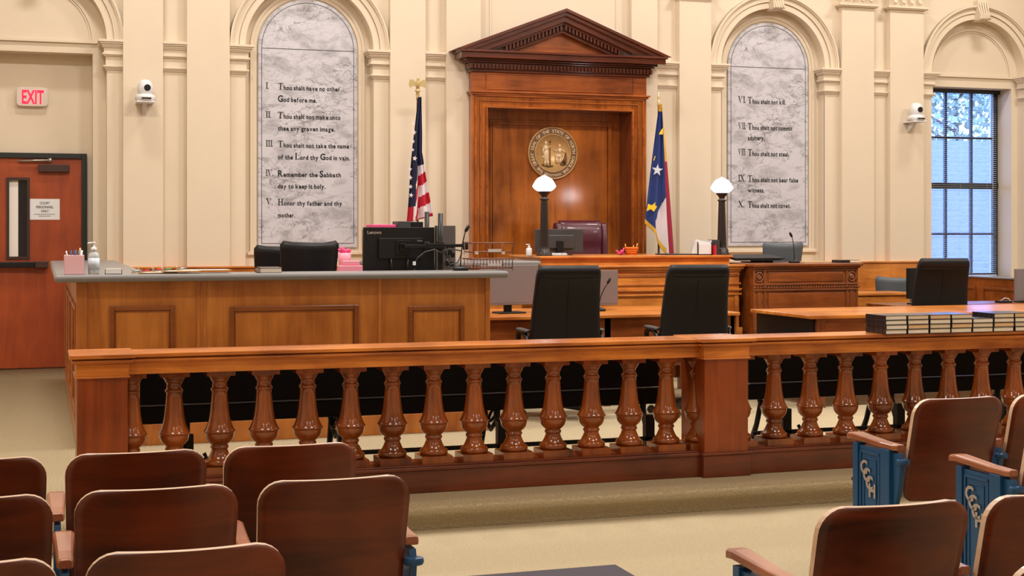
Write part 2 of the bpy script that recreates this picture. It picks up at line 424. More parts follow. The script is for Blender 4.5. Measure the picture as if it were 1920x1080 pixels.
# imposts
LAY = [(3.405, 3.43, .085), (3.385, 3.405, .070), (3.365, 3.385, .055), (3.35, 3.365, .045), (3.295, 3.35, .03), (3.275, 3.295, .045), (3.262, 3.275, .03),
       (3.165, 3.262, .012), (3.148, 3.165, .038), (3.135, 3.148, .026), (3.12, 3.135, .014)]
def impost(a, b, el, er):
    mb = MB()
    for z0, z1, p in LAY: mb.box(a-(p if el else 0), b+(p if er else 0), WA-p-.01, WA+.12, z0, z1)
    mb.box(a, b, WA-.01, WA+.01, 1.05, 3.12)
    return mb
for a, b, el, er, lab in ((B0+RI, .82, 1, 0, 'beside the exit door recess'), (1.225, 1.47, 0, 0, 'between the two left pilasters'), (1.915, B1-RI, 0, 1, 'left of the first tablet'),
                          (B1+RI, 3.66, 1, 0, 'right of the first tablet'), (4.06, 4.30, 0, 0, 'left of the pediment'), (6.86, 7.14, 0, 0, 'right of the pediment'),
                          (7.55, B2-RI, 0, 1, 'left of the second tablet'), (B2+RI, 9.31, 1, 0, 'right of the second tablet'), (9.76, 9.99, 0, 0, 'between the two right pilasters'),
                          (10.47, B3-RI, 0, 1, 'left of the window'), (B3+RI, 12.4, 1, 0, 'right of the window')):
    trim(impost(a, b, el, er), 'plaster', 'moulded cream impost band '+lab, bev=.003)
# archivolts
def ring(mb, cx, r0, r1, y0, y1, n=40, z=SPR):
    a = arc(cx, r1, n, z); b = arc(cx, r0, n, z)
    vs = [(p[0], y, p[1]) for y in (y0, y1) for p in a]+[(p[0], y, p[1]) for y in (y0, y1) for p in b]
    m = n+1; fs = []
    for i in range(n):
        fs += [(i, i+1, 2*m+i+1, 2*m+i), (i, m+i, m+i+1, i+1), (2*m+i, 2*m+i+1, 3*m+i+1, 3*m+i), (m+i, 3*m+i, 3*m+i+1, m+i+1)]
    fs += [(0, 2*m, 3*m, m), (n, m+n, 3*m+n, 2*m+n)]
    mb.add(vs, fs)
for cx, lab in ((B0, 'over the exit door'), (B1, 'over the first marble tablet'), (B2, 'over the second marble tablet'), (B3, 'over the window')):
    mb = MB()
    ring(mb, cx, RI, .765, WA-.015, WA+.1); ring(mb, cx, .765, .775, WA-.004, WA+.01); ring(mb, cx, .775, .835, WA-.03, WA+.01); ring(mb, cx, .835, .87, WA-.055, WA+.01); ring(mb, cx, .85, .87, WA-.07, WA+.01)
    # scrolled keystone
    mb.loft([[(cx-w, y, z), (cx+w, y, z), (cx+w, WA+.06, z), (cx-w, WA+.06, z)] for z, w, y in ((4.10, .055, WA-.09), (4.115, .065, WA-.13), (4.15, .068, WA-.15), (4.20, .07, WA-.13), (4.26, .075, WA-.10), (4.36, .08, WA-.09))], smooth=False)
    for k in range(4): mb.tube([(cx-.05+.033*k, WA-.155, 4.12), (cx-.05+.033*k, WA-.135, 4.22), (cx-.055+.037*k, WA-.10, 4.34)], .009, 6)
    mb.tube([(cx-.075, WA-.135, 4.13), (cx+.075, WA-.135, 4.13)], .022, 10)
    trim(mb, 'plaster', 'moulded cream archivolt with scrolled keystone '+lab, bev=0)
# lunette mouldings
for cx, r, lab in ((B0, .585, 'exit door'), (B3, .60, 'window')):
    mb = MB(); ring(mb, cx, r-.03, r, WN-.02, WN); ring(mb, cx, r-.05, r-.035, WN-.012, WN)
    mb.box(cx-r-.03, cx+r+.03, WN-.03, WN, SPR-.025, SPR)
    trim(mb, 'plaster', 'half-round moulding in the lunette above the '+lab, bev=0)
# niche surrounds and sills of the tablets
for cx, lab in ((B1, 'first'), (B2, 'second')):
    mb = MB(); ring(mb, cx, .60, .63, WN-.03, WN); ring(mb, cx, .56, .60, WN-.018, WN)
    for s in (-1, 1):
        mb.box(min(cx+s*.60, cx+s*.63), max(cx+s*.60, cx+s*.63), WN-.03, WN, 1.22, SPR)
        mb.box(min(cx+s*.56, cx+s*.60), max(cx+s*.56, cx+s*.60), WN-.018, WN, 1.22, SPR)
    mb.box(cx-.66, cx+.66, WN-.05, WN, 1.185, 1.215); mb.box(cx-.64, cx+.64, WN-.035, WN, 1.215, 1.225)
    trim(mb, 'plaster', 'cream moulded surround and sill of the %s tablet' % lab, bev=.003)
# wainscot
mb = MB()
for a, b in ((.66, 4.6), (6.63, 10.64)):
    mb.box(a, b, WP-.035, WA+.01, 0, 1.05); mb.box(a, b, WP-.055, WA, 1.05, 1.07)
    mb.box(a, b, WP-.055, WA, .70, .73)
    n = int((b-a)/.62)
    for k in range(1, n): mb.box(a+(b-a)*k/n-.004, a+(b-a)*k/n+.004, WP-.04, WP-.03, .73, 1.05)
trim(mb, 'oakX', 'honey-coloured wooden wainscot running below the plaster wall')
mb = MB(); mb.box(12.04, XR, WP-.035, WA+.01, 0, 1.05); mb.box(12.04, XR, WP-.055, WA, 1.05, 1.07)
trim(mb, 'oakX', 'honey-coloured wooden wainscot right of the window')

# ------------------------------------------------------------------ exit door
DY = 15.92
dr = bpy.data.objects.new('door_1', None); C.objects.link(dr); dr.location = (0, DY, 0); dr['kind'] = 'structure'
dr['label'] = 'reddish wooden door in a black frame'
dxr = X(163, DY-.04); dtop = Z(60, 287, DY)
dl = dxr-1.10
mb = MB(); fw = .055
mb.box(dl, dl+fw, DY-.05, DY+.03, 0, dtop); mb.box(dxr-fw, dxr, DY-.05, DY+.03, 0, dtop); mb.box(dl+fw, dxr-fw, DY-.05, DY+.03, dtop-fw, dtop)
struct(mb, 'frame', 'dframe', parent=dr, bev=.004)
gx0, gx1 = X(12, DY), X(56, DY); gz0, gz1 = Z(34, 486, DY), Z(34, 333, DY)
mb = MB(); a, b, z = dl+fw, dxr-fw, dtop-fw
mb.box(a, gx0, DY-.02, DY+.025, .01, z); mb.box(gx1, b, DY-.02, DY+.025, .01, z); mb.box(gx0, gx1, DY-.02, DY+.025, .01, gz0); mb.box(gx0, gx1, DY-.02, DY+.025, gz1, z)
leaf_ = struct(mb, 'door_leaf', 'door', parent=dr)
mb = MB(); t = .028
mb.box(gx0, gx0+t, DY-.035, DY+.0, gz0, gz1); mb.box(gx1-t, gx1, DY-.035, DY, gz0, gz1); mb.box(gx0+t, gx1-t, DY-.035, DY, gz0, gz0+t); mb.box(gx0+t, gx1-t, DY-.035, DY, gz1-t, gz1)
struct(mb, 'vision_panel_frame', 'brown', parent=leaf_)
mb = MB(); mb.box(gx0+t, gx1-t, DY+.005, DY+.01, gz0+t, gz1-t, 0)
struct(mb, 'vision_panel', plain('vision_glass', (30, 26, 34), .12), parent=leaf_)
xm = gx0+t+(gx1-gx0-2*t)*.5
mb = MB(); mb.box(gx0+t, xm, DY, DY+.004, gz0+t, gz1-t)
struct(mb, 'blind', 'cream', parent=leaf_)
mb = MB(); mb.box(X(72, DY-.05), X(130, DY-.05), DY-.08, DY-.02, Z(100, 323, DY), Z(100, 309, DY)); struct(mb, 'door_closer', 'brown', parent=dr, bev=.005)
mb = MB(); mb.tube([(X(94, DY), DY-.07, Z(94, 301, DY)), (X(34, DY), DY-.06, Z(34, 302, DY))], .011); mb.lathe([(.018, -.02), (.018, .02)], (X(94, DY), DY-.07, Z(94, 301, DY)), 10); struct(mb, 'closer_arm', 'steel', parent=dr)
bz = Z(60, 496, DY)
mb = MB(); mb.box(a+.05, X(66, DY), DY-.10, DY-.05, bz-.03, bz+.03); mb.box(a+.05, a+.1, DY-.05, DY-.02, bz-.03, bz+.03)
struct(mb, 'push_bar', 'black', parent=dr, bev=.006)
mb = MB(); mb.box(X(66, DY), X(90, DY), DY-.11, DY-.02, bz-.035, bz+.035); struct(mb, 'push_bar_end', 'brown', parent=dr, bev=.006)
# notice
mb = MB(); nx0, nx1, nz0, nz1 = X(56, DY-.03), X(112, DY-.03), Z(84, 412, DY), Z(84, 373, DY)
mb.box(nx0, nx1, DY-.024, DY-.021, nz0, nz1)
no = mb.build('notice', 'white', label='white paper notice reading court personnel only, taped to the exit door', cat='sign')
mb = MB(); h = (nz1-nz0)
for txt, fr, w, hh in (('COURT', .74, .34, .12), ('PERSONNEL', .55, .58, .12), ('ONLY', .36, .26, .12), ('DO NOT PROPERTY OR CONTENTS', .245, .7, .045), ('FULL CHILDREN', .16, .4, .045)):
    cxn = (nx0+nx1)/2; ww = (nx1-nx0)*w/2
    if w == .7 or w == .4:
        k = 14 if w == .7 else 8
        for i in range(k): mb.box(cxn-ww+2*ww*i/k, cxn-ww+2*ww*(i+.7)/k, DY-.0255, DY-.025, nz0+h*fr, nz0+h*(fr+hh*.6))
    else: put_text(mb, txt, cxn-ww, cxn+ww, nz0+h*fr, h*hh, DY-.0255, .012)
mb.build('lettering', 'ink', no)
# exit sign
ex0, ex1, ez0, ez1 = X(31, WB-.06), X(90, WB-.06), Z(60, 199, WB-.06), Z(60, 163.5, WB-.06)
t = thing('exit_sign', 'illuminated exit sign with red letters above the door', 'sign', ((ex0+ex1)/2, WB, ez0))
cxn, czn, hw, hh = (ex0+ex1)/2, (ez0+ez1)/2, (ex1-ex0)/2, (ez1-ez0)/2
pl = [(cxn+math.copysign(abs(cos(a))**.28, cos(a))*hw, czn+math.copysign(abs(sin(a))**.28, sin(a))*hh) for a in [2*pi*i/40 for i in range(40)]]
MB().prism(pl, 'Y', WB-.06, WB).build('housing', 'exitP', t, bev=.004)
mb = MB(); put_text(mb, 'EXIT', cxn-hw*.66, cxn+hw*.74, czn-hh*.72, hh*1.45, WB-.063, .025)
mb.build('lettering', 'exitR', t)

# ------------------------------------------------------------------ window
wr = bpy.data.objects.new('window_1', None); C.objects.link(wr); wr.location = (WX0, WB, WZ0); wr['kind'] = 'structure'; wr['label'] = 'tall dark-framed sash window at the right'
FYa, FYb = WB+.03, WB+.09
mb = MB(); f_ = .045
mb.box(WX0, WX0+f_, FYa, FYb, WZ0, WZ1); mb.box(WX1-f_*1.4, WX1, FYa, FYb, WZ0, WZ1); mb.box(WX0, WX1, FYa, FYb, WZ1-f_, WZ1); mb.box(WX0, WX1, FYa, FYb, WZ0, WZ0+f_)
struct(mb, 'window_frame', 'wframe', parent=wr, bev=.004)
mb = MB()
zr = Z(1810, 348, WB); mb.box(WX0, WX1, FYa-.01, FYb, zr-.04, zr+.04)
for px in (1773, 1821): mb.box(X(px, WB+.05)-.016, X(px, WB+.05)+.016, FYa+.01, FYb-.01, WZ0, WZ1)
for py in (259, 438): z = Z(1810, py, WB+.05); mb.box(WX0, WX1, FYa+.01, FYb-.01, z-.014, z+.014)
struct(mb, 'glazing_bars', 'wframe', parent=wr)
struct(MB().box(WX0+.03, WX1-.03, WB+.055, WB+.06, WZ0+.03, WZ1-.03), 'window_pane', 'glass', parent=wr)
mb = MB(); mb.box(WX0, WX1, WA+.02, WB+.03, WZ0-.03, WZ0); struct(mb, 'window_sill', 'plaster', parent=wr)
t = thing('venetian_blind', 'lowered horizontal slat blind hanging in the tall window', 'blind', ((WX0+WX1)/2, WB, WZ0))
MB().box(WX0+.01, WX1-.01, WB-.03, WB+.02, WZ1-.05, WZ1-.005).build('headrail', 'wframe', t)
mb = MB(); z = WZ1-.07
while z > WZ0+.03:
    mb.add([(WX0+.015, WB-.022, z-.0035), (WX1-.05, WB-.022, z-.0035), (WX1-.05, WB, z+.003), (WX0+.015, WB, z+.003), (WX1-.05, WB+.018, z+.001), (WX0+.015, WB+.018, z+.001)], [(0, 1, 2, 3), (3, 2, 4, 5)], 0, True); z -= .026
mb.build('slats', 'slat', t)
mb = MB()
for x in (WX0+.2, (WX0+WX1)/2, WX1-.2): mb.tube([(x, WB-.02, WZ0+.02), (x, WB-.02, WZ1-.04)], .0012, 4)
mb.tube([(WX1-.12, WB-.03, 1.75), (WX1-.12, WB-.03, WZ1-.05)], .004, 6)
mb.build('cords', 'slat', t)
MB().box(WX0+.015, WX1-.05, WB-.022, WB+.018, WZ0+.005, WZ0+.025).build('bottom_rail', 'slat', t)

# ------------------------------------------------------------------ outdoors
struct(MB().box(-10, 60, 16.3, 90, -.6, -.5), 'ground', 'grass', 'grassy ground outside the window')
t = thing('neighbouring_building', 'low building with a pale shingle roof seen through the window', 'building', (26, 30, -.5))
MB().box(16, 40, 27, 38, -.5, .6).build('wall', 'plaster', t)
mb = MB()
for k in range(26):
    y0 = 26.4+k*.25; z0 = .5+k*.128
    mb.box(15.5, 41, y0, y0+.27, z0-.1, z0+.128)
mb.build('roof', 'shingle', t)
random.seed(3)
for i, (tx, ty, h, lab) in enumerate(((25.5, 44, 8.5, 'leafy tree beyond the pale roof at the left of the window view'), (32.5, 46, 9.5, 'taller leafy tree beyond the pale roof at the right of the window view'), (39.5, 45, 9, 'leafy tree outside, beyond the window edge'))):
    t = thing('tree', lab, 'tree', (tx, ty, -.5))
    mb = MB(); mb.tube([(tx, ty, -.5), (tx+.1, ty, h*.4), (tx, ty, h*.8)], [.2, .14, .05])
    for k in range(9):
        a = random.random()*6.3; z = h*(.3+.06*k); mb.tube([(tx, ty, z), (tx+cos(a)*1.4, ty+sin(a)*1.4, z+1.0), (tx+cos(a)*2.2, ty+sin(a)*2.2, z+1.9)], [.06, .04, .015], 5)
    mb.build('trunk', 'bark', t)
    mb = MB()
    for k in range(2600):
        a = random.random()*6.3; rr = random.random()**.5*3.0; zz = h*.62+random.gauss(0, 1)*1.7
        x, y = tx+rr*cos(a), ty+rr*sin(a); s = .14
        d1 = [random.uniform(-s, s) for _ in range(3)]; d2 = [random.uniform(-s, s) for _ in range(3)]
        mb.add([(x-d1[0], y-d1[1], zz-d1[2]), (x+d2[0], y+d2[1], zz+d2[2]), (x+d1[0], y+d1[1], zz+d1[2]), (x-d2[0], y-d2[1], zz-d2[2])], [(0, 1, 2, 3)])
    mb.build('foliage', 'leaf', t)

# ------------------------------------------------------------------ marble tablets
def tablet(cx, name_label, lines, nums):
    z0 = 1.26; yb = WN; y0 = WN-.028; w = .545
    t = thing('marble_tablet', name_label, 'plaque', (cx, yb, z0))
    mb = MB(); mb.prism([(cx-w, z0)]+arc(cx, w, 40)+[(cx+w, z0)], 'Y', y0, yb); mb.build('slab', 'marble', t, bev=.004)
    mb = MB(); r = w-.036; e = .005
    ring(mb, cx, r-e, r, y0-.002, y0)
    mb.box(cx-r, cx-r+e, y0-.002, y0, z0+.045, SPR); mb.box(cx+r-e, cx+r, y0-.002, y0, z0+.045, SPR)
    mb.box(cx-r, cx+r, y0-.002, y0, z0+.045, z0+.045+e); mb.box(cx-r, cx+r, y0-.002, y0, SPR-.006, SPR)
    mb.build('border_line', 'ink', t)
    for num, nx, group in nums:
        mb = MB()
        for (txt, px0, px1, py) in group:
            zb = Z(px0, py, y0); put_line(mb, txt, X(px0, y0), X(px1, y0), zb, Z(px0, py-12.5, y0)-zb, y0-.0015)
        px0, py = group[0][1], group[0][3]; wt = sum(.1+.04 if c_ == '.' else serif_poly(c_)[2]-(.04 if c_ == 'I' else -.04) for c_ in num)
        zb = Z(px0, py-1, y0); sc_ = (Z(px0, py-13, y0)-zb)/.74; cur = 0; xs = X(nx, y0); KX = min(.95, (X(nx+14.5, y0)-xs)/(wt*sc_))
        for ch in num:
            if ch == '.': vs, fs, w_ = [(0, 0, 0), (.09, 0, 0), (.09, .1, 0), (0, .1, 0)], [(0, 1, 2, 3)], .1
            else: vs, fs, w_ = serif_poly(ch)
            kx = KX
            mb.add([(xs+(cur+v[0])*sc_*kx, y0-.0015, zb+v[1]*sc_) for v in vs], fs); cur += w_-(.04 if ch in 'I' else -.04)
        mb.build('lettering', 'ink', t)
tablet(B1, 'tall round-topped marble tablet lettered with numerals I to V, left of the bench', None, [
    ('I.', 498, [('Thou shalt have no other', 521, 638, 168), ('God before me.', 521, 595, 190.5)]),
    ('II.', 498, [('Thou shalt not make unto', 521, 639, 222), ('thee any graven image.', 521, 629, 244.5)]),
    ('III.', 498, [('Thou shalt not take the name', 521, 655, 276), ('of the Lord thy God in vain.', 521, 657, 298.5)]),
    ('IV.', 498, [('Remember the Sabbath', 521, 640, 331), ('day to keep it holy.', 521, 611, 353)]),
    ('V.', 499, [('Honor thy father and thy', 521, 642, 385), ('mother.', 521, 554, 407.5)])])
tablet(B2, 'tall round-topped marble tablet lettered with numerals VI to X, right of the bench', None, [
    ('VI.', 1384, [('Thou shalt not kill.', 1402, 1474, 194)]),
    ('VII.', 1384, [('Thou shalt not commit', 1402, 1486, 243), ('adultery.', 1402, 1434, 262.5)]),
    ('VIII.', 1384, [('Thou shalt not steal.', 1402, 1480, 292)]),
    ('IX.', 1384, [('Thou shalt not bear false', 1402, 1497, 341), ('witness.', 1402, 1434, 360.5)]),
    ('X.', 1384, [('Thou shalt not covet.', 1402, 1483, 389.5)])])

# ------------------------------------------------------------------ wooden surround with pediment
SY, CY, NY = 15.33, 15.14, 15.68
sx0, sx1 = 4.56, 6.66; cxs = 5.61
ox0, ox1 = 4.735, 6.475; oz = Z(1045, 206, SY)
zs1 = Z(1045, 178, SY); zf1 = Z(1045, 140, SY)
t = thing('pedimented_surround', "tall dark wooden niche surround with triangular pediment behind the judge's chair", 'pediment', (cxs, 15.4, .4))
mb = MB()
mb.box(sx0, ox0, SY, WN, .4, zs1); mb.box(ox1, sx1, SY, WN, .4, zs1); mb.box(ox0, ox1, SY, WN, oz, zs1)
mb.build('casing', 'surZ', t, bev=.004)
mb = MB()
for e, y, w in ((.0, SY-.03, .02), (.075, SY-.015, .012), (.13, SY-.02, .018)):
    mb.box(ox0-e-w, ox0-e, y, SY, .4, oz+e+w); mb.box(ox1+e, ox1+e+w, y, SY, .4, oz+e+w); mb.box(ox0-e, ox1+e, y, SY, oz+e, oz+e+w)
mb.build('casing_moulding', 'surX', t, bev=.003)
mb = MB(); mb.box(sx0-.03, sx1+.03, SY-.05, WA, zs1, zs1+.02); mb.box(sx0-.015, sx1+.015, SY-.03, WA, zs1-.02, zs1); mb.build('neck_moulding', 'surX', t, bev=.003)
mb = MB(); mb.box(sx0, sx1, SY, WA, zs1+.02, zf1)
z0, z1 = zs1+.05, zf1-.02
for a, b in ((sx0+.17, sx1-.17),):
    mb.box(a, b, SY-.012, SY, z0-.012, z0); mb.box(a, b, SY-.012, SY, z1, z1+.012); mb.box(a-.012, a, SY-.012, SY, z0-.03, z1+.012); mb.box(b, b+.012, SY-.012, SY, z0-.03, z1+.012)
mb.build('frieze', 'surX', t, bev=.002)
# niche back with framed panel, and the reveals
mb = MB(); mb.box(ox0-.05, ox1+.05, NY, NY+.05, .4, oz+.05)
px0_, px1_, pz1 = X(927, NY), X(1139, NY), Z(1040, 236, NY)
for w, y in ((.03, NY-.03), (.055, NY-.015)):
    mb.box(px0_-w, px0_, y, NY, .4, pz1+w); mb.box(px1_, px1_+w, y, NY, .4, pz1+w); mb.box(px0_, px1_, y, NY, pz1, pz1+w)
mb.build('niche_panel', 'surZ', t, bev=.004)
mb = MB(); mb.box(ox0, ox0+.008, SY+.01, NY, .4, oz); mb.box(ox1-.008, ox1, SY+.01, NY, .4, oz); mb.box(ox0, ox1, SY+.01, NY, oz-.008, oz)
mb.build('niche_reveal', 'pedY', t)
# horizontal cornice
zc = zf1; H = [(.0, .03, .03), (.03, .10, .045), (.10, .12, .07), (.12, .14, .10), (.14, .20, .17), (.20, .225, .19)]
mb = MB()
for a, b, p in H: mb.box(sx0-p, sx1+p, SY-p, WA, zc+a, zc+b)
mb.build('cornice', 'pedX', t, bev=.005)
mb = MB(); n = 52
for k in range(n):
    x = sx0-.05+(sx1-sx0+.1)*(k+.5)/n; mb.box(x-.0125, x+.0125, SY-.075, SY-.04, zc+.035, zc+.085)
mb.build('dentil_moulding', 'pedX', t)
zt = zc+.225; half = (sx1-sx0)/2+.24; apex = Z(1059, 15, CY)
mb = MB(); mb.prism([(cxs-half+.1, zt), (cxs+half-.1, zt), (cxs, apex-.12)], 'Y', SY+.02, WA); mb.build('tympanum', 'surX', t)
ang = math.atan2(apex-zt-.0, half)
def rake(mb, off0, off1, y0, y1, h=half):
    # band between two offsets below the top line, following both slopes
    va = off0/cos(ang); vb = off1/cos(ang); tl = math.tan(ang)
    def line(o): return apex-o
    A, B_ = line(va), line(vb)
    xa = (A-zt)/tl; xb = (B_-zt)/tl
    mb.prism([(cxs-xa, zt), (cxs, A), (cxs+xa, zt), (cxs+xb, zt), (cxs, B_), (cxs-xb, zt)], 'Y', y0, y1)
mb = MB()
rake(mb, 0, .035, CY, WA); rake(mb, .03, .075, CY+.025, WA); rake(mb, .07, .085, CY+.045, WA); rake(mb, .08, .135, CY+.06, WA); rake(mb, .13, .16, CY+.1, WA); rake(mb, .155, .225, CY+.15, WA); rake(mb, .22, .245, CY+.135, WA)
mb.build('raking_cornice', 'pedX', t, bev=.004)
mb = MB(); tl = math.tan(ang); k = 0
L = (half-.35)
for s in (-1, 1):
    for k in range(23):
        dx = .03+k*.043
        x = cxs+s*dx; ztop = apex-.162/cos(ang)-dx*tl
        if ztop-.065 < zt: continue
        mb.add([(x-.0125, y, ztop+q-(s*tl*(dd))) for y in (CY+.10, CY+.16) for q, dd in ((-.052, -.0125), (0, -.0125))]+[(x+.0125, y, ztop+q-(s*tl*dd)) for y in (CY+.10, CY+.16) for q, dd in ((-.052, .0125), (0, .0125))],
               [(0, 1, 3, 2), (4, 6, 7, 5), (0, 4, 5, 1), (2, 3, 7, 6), (0, 2, 6, 4), (1, 5, 7, 3)])
mb.build('dentil_moulding', 'pedX', t)

# ------------------------------------------------------------------ state seal
SYs = NY-.002; scx, scz, sr = X(1037, NY-.03), Z(1037, 287, NY-.03), .303
t = thing('state_seal', 'round bronze seal with two relief figures on the wooden niche panel', 'seal', (scx, SYs, scz-sr))
def disc(mb, prof, n=64, mi=0):
    vs = []; fs = []
    for r, y in prof:
        vs += [(scx+r*cos(2*pi*k/n), SYs-y, scz+r*sin(2*pi*k/n)) for k in range(n)]
    for i in range(len(prof)-1):
        for k in range(n): l = (k+1) % n; fs.append((i*n+k, i*n+l, (i+1)*n+l, (i+1)*n+k))
    mb.add(vs, fs, mi, True)
    o = len(mb.v)-n; mb.f.append(tuple(o+k for k in range(n))); mb.m.append(mi); mb.sm.append(False)
mb = MB(); disc(mb, [(sr, 0), (sr, .03), (sr-.008, .036), (sr-.014, .03), (sr-.014, .026), (.222, .026), (.222, .030), (.212, .030), (.211, .02), (.001, .02)])
mb.build('disc', 'brass', t)
mb = MB(); disc(mb, [(sr-.016, .0265), (sr-.016, .0275)])
def ringflat(mb, r0, r1, y, n=64, mi=0):
    vs = [(scx+r*cos(2*pi*k/n), y, scz+r*sin(2*pi*k/n)) for r in (r0, r1) for k in range(n)]
    mb.add(vs, [(k, (k+1) % n, n+(k+1) % n, n+k) for k in range(n)], mi)
mb = MB(); ringflat(mb, .224, sr-.016, SYs-.0272); mb.build('lettered_band', 'brassD', t)
def arctext(mb, txt, r, a0, a1, h, flip=False):
    n = len(txt)
    for i, ch in enumerate(txt):
        if ch == ' ': continue
        a = a0+(a1-a0)*i/(n-1); vs, fs, w = glyphs(ch, .02)
        for_, k = [], h/.72
        for v in vs:
            lx, lz = (v[0]-w/2)*k, v[1]*k-h/2
            if flip: rr = r-lz*1; aa = a+lx/r; rr = r-lz
            else: rr = r+lz; aa = a-lx/r
            for_.append((scx+rr*cos(aa), SYs-.0295, scz+rr*sin(aa)))
        mb.add(for_, fs)
mb = MB(); arctext(mb, 'THE GREAT SEAL OF THE STATE OF NORTH CAROLINA', .256, R(238), R(-58), .036)
arctext(mb, 'ESSE QUAM VIDERI', .256, R(248), R(292), .024, True)
mb.build('lettering', 'brassL', t)
# relief figures
def blob(mb, x, z, rx, rz, y=.02, d=.014, n=14):
    mb.lathe([(sin(pi*i/8)+.001, -cos(pi*i/8)) for i in range(9)], (0, 0, 0), n)
    m = n*9
    for i in range(len(mb.v)-m, len(mb.v)):
        p = mb.v[i]; mb.v[i] = (scx+x+p[0]*rx, SYs-y-p[1]*d, scz+z+p[2]*rz)
def limb(mb, pts, rr): mb.tube([(scx+a, SYs-.026, scz+b) for a, b in pts], rr, 8)
mb = MB()
blob(mb, -.085, .115, .018, .024); blob(mb, -.085, .055, .034, .045, d=.02); blob(mb, -.08, -.03, .036, .09, d=.02)
limb(mb, [(-.115, .075), (-.125, .02), (-.118, -.03)], [.012, .011, .008]); limb(mb, [(-.055, .07), (-.038, .05), (-.035, .09)], [.012, .01, .008])
limb(mb, [(-.095, -.08), (-.1, -.15)], [.018, .01]); limb(mb, [(-.065, -.08), (-.06, -.15)], [.018, .01]); blob(mb, -.118, -.045, .018, .018)
mb.build('standing_figure', 'brassL', t)
mb = MB(); limb(mb, [(-.035, .10), (-.035, -.15)], .005); blob(mb, -.033, .13, .012, .018); mb.build('pole_with_cap', 'brassD', t)
mb = MB()
blob(mb, .085, .085, .017, .021); blob(mb, .085, .03, .03, .036, d=.02); blob(mb, .072, -.03, .048, .028, d=.022)
limb(mb, [(.06, .04), (.03, .02), (.005, .045)], [.011, .01, .007]); limb(mb, [(.11, .045), (.14, .015), (.16, .005)], [.011, .01, .007])
limb(mb, [(.045, -.035), (.04, -.09), (.05, -.12)], [.018, .014, .01]); limb(mb, [(.09, -.04), (.085, -.1), (.075, -.115)], [.018, .014, .01])
mb.build('seated_figure', 'brassL', t)
mb = MB(); limb(mb, [(.155, .0), (.15, -.06), (.13, -.11)], [.006, .018, .026]); blob(mb, .12, -.125, .03, .02)
for k in range(7): blob(mb, .10+.012*k, -.135+.006*(k % 2), .009, .009)
limb(mb, [(-.13, -.135), (-.05, -.155), (.0, -.15)], [.008, .01, .006]); mb.build('cornucopia', 'brassD', t)

# ------------------------------------------------------------------ security cameras on brackets
def ptz(px, py, D, lab, wallx):
    x, z = X(px, D), Z(px, py, D); K = 1.42
    t = thing('security_camera', lab, 'camera', (x, D, z), 'white dome cameras on the wall')
    mb = MB(); mb.box(x-.09, x+.09, D-.10, WP, z-.018, z+.0); mb.add([(x-.02, D-.02, z-.012), (x+.02, D-.02, z-.012), (x+.02, WP, z-.13), (x-.02, WP, z-.13), (x-.02, WP, z-.012), (x+.02, WP, z-.012)], [(0, 1, 2, 3), (0, 3, 4), (1, 5, 2), (0, 4, 5, 1)])
    mb.build('bracket', 'white', t, bev=.003)
    mb = MB(); mb.lathe([(r*K, q*K) for r, q in [(.05, 0), (.07, .004), (.074, .03), (.066, .045), (.05, .05), (.045, .055)]], (x, D-.01, z), 24); mb.build('body', 'white', t)
    mb = MB(); mb.lathe([(r*K, q*K) for r, q in [(.045, .05), (.055, .065), (.056, .10), (.05, .13), (.034, .15), (.012, .158)]], (x, D-.01, z), 24); mb.build('head', 'white', t)
    a = -R(22) if px < 900 else -R(8)
    mb = MB(); c = (x+.056*K*sin(-a)*.6, D-.01-.056*K, z+.095*K)
    mb.loft([[(c[0]+r*cos(q), c[1]+yy, c[2]+r*sin(q)) for q in [2*pi*i/18 for i in range(18)]] for r, yy in ((.034, .03), (.034, -.004), (.028, -.006))])
    mb.build('lens', 'black', t)
    MB().box(x-.04, x+.055, D-.118, D-.10, z+.018, z+.032).build('sensor_strip', 'black', t)
ptz(272, 190, WP-.14, 'white dome camera on the left pilaster by the exit door', 0)
ptz(1717, 227, WP-.14, 'white dome camera on the pilaster beside the window', 0)

# ------------------------------------------------------------------ dais (judge and witness platform)
mb = MB(); mb.box(4.5, 9.3, 12.72, WP-.06, 0, .40); mb.box(4.5, 9.3, 12.66, 12.72, 0, .42); mb.box(4.45, 9.3, 12.72, WP-.06, .36, .40)
struct(mb, 'floor_dais', 'carpet', 'carpeted platform under the bench'); bpy.data.objects['floor_dais'].name = 'floor.002'

# ------------------------------------------------------------------ judge's bench
jx0, jx1, jf = X(1014, 13.3), X(1368, 13.3), 13.3
jz = Z(1200, 479, 13.3)
t = thing('judges_bench', "long honey-coloured wooden judge's bench with tiered mouldings", 'bench', ((jx0+jx1)/2, 13.7, .4))
mb = MB(); mb.box(jx0-.02, jx1+.02, jf-.04, 14.25, jz-.025, jz); mb.build('top', 'oakX', t, bev=.006)
mb = MB(); mb.box(jx0, jx1, jf, jf+.04, jz-.12, jz-.025); mb.box(jx0, jx0+.04, jf+.04, 14.2, .4, jz-.025); mb.box(jx1-.04, jx1, jf+.04, 14.2, .4, jz-.025); mb.build('upper_band', 'oakX', t, bev=.003)
lx1 = X(1386, 13.15)
mb = MB(); lz = jz-.115
for a, b, p in ((0, .02, .05), (-.025, 0, .035), (-.05, -.025, .015)): mb.box(jx0-.02, lx1+p, jf-.15-p, jf+.05, lz+a, lz+b)
mb.build('ledge', 'oakX', t, bev=.005)
mb = MB(); mb.box(jx0, lx1, jf-.15, jf, .4, lz-.05)
zr_ = Z(1200, 545, 13.15)
for a, b, p in ((zr_+.05, zr_+.07, .015), (zr_-.055, zr_-.035, .02), (.4, .47, .025)): mb.box(jx0, lx1+p, jf-.15-p, jf-.14, a, b)
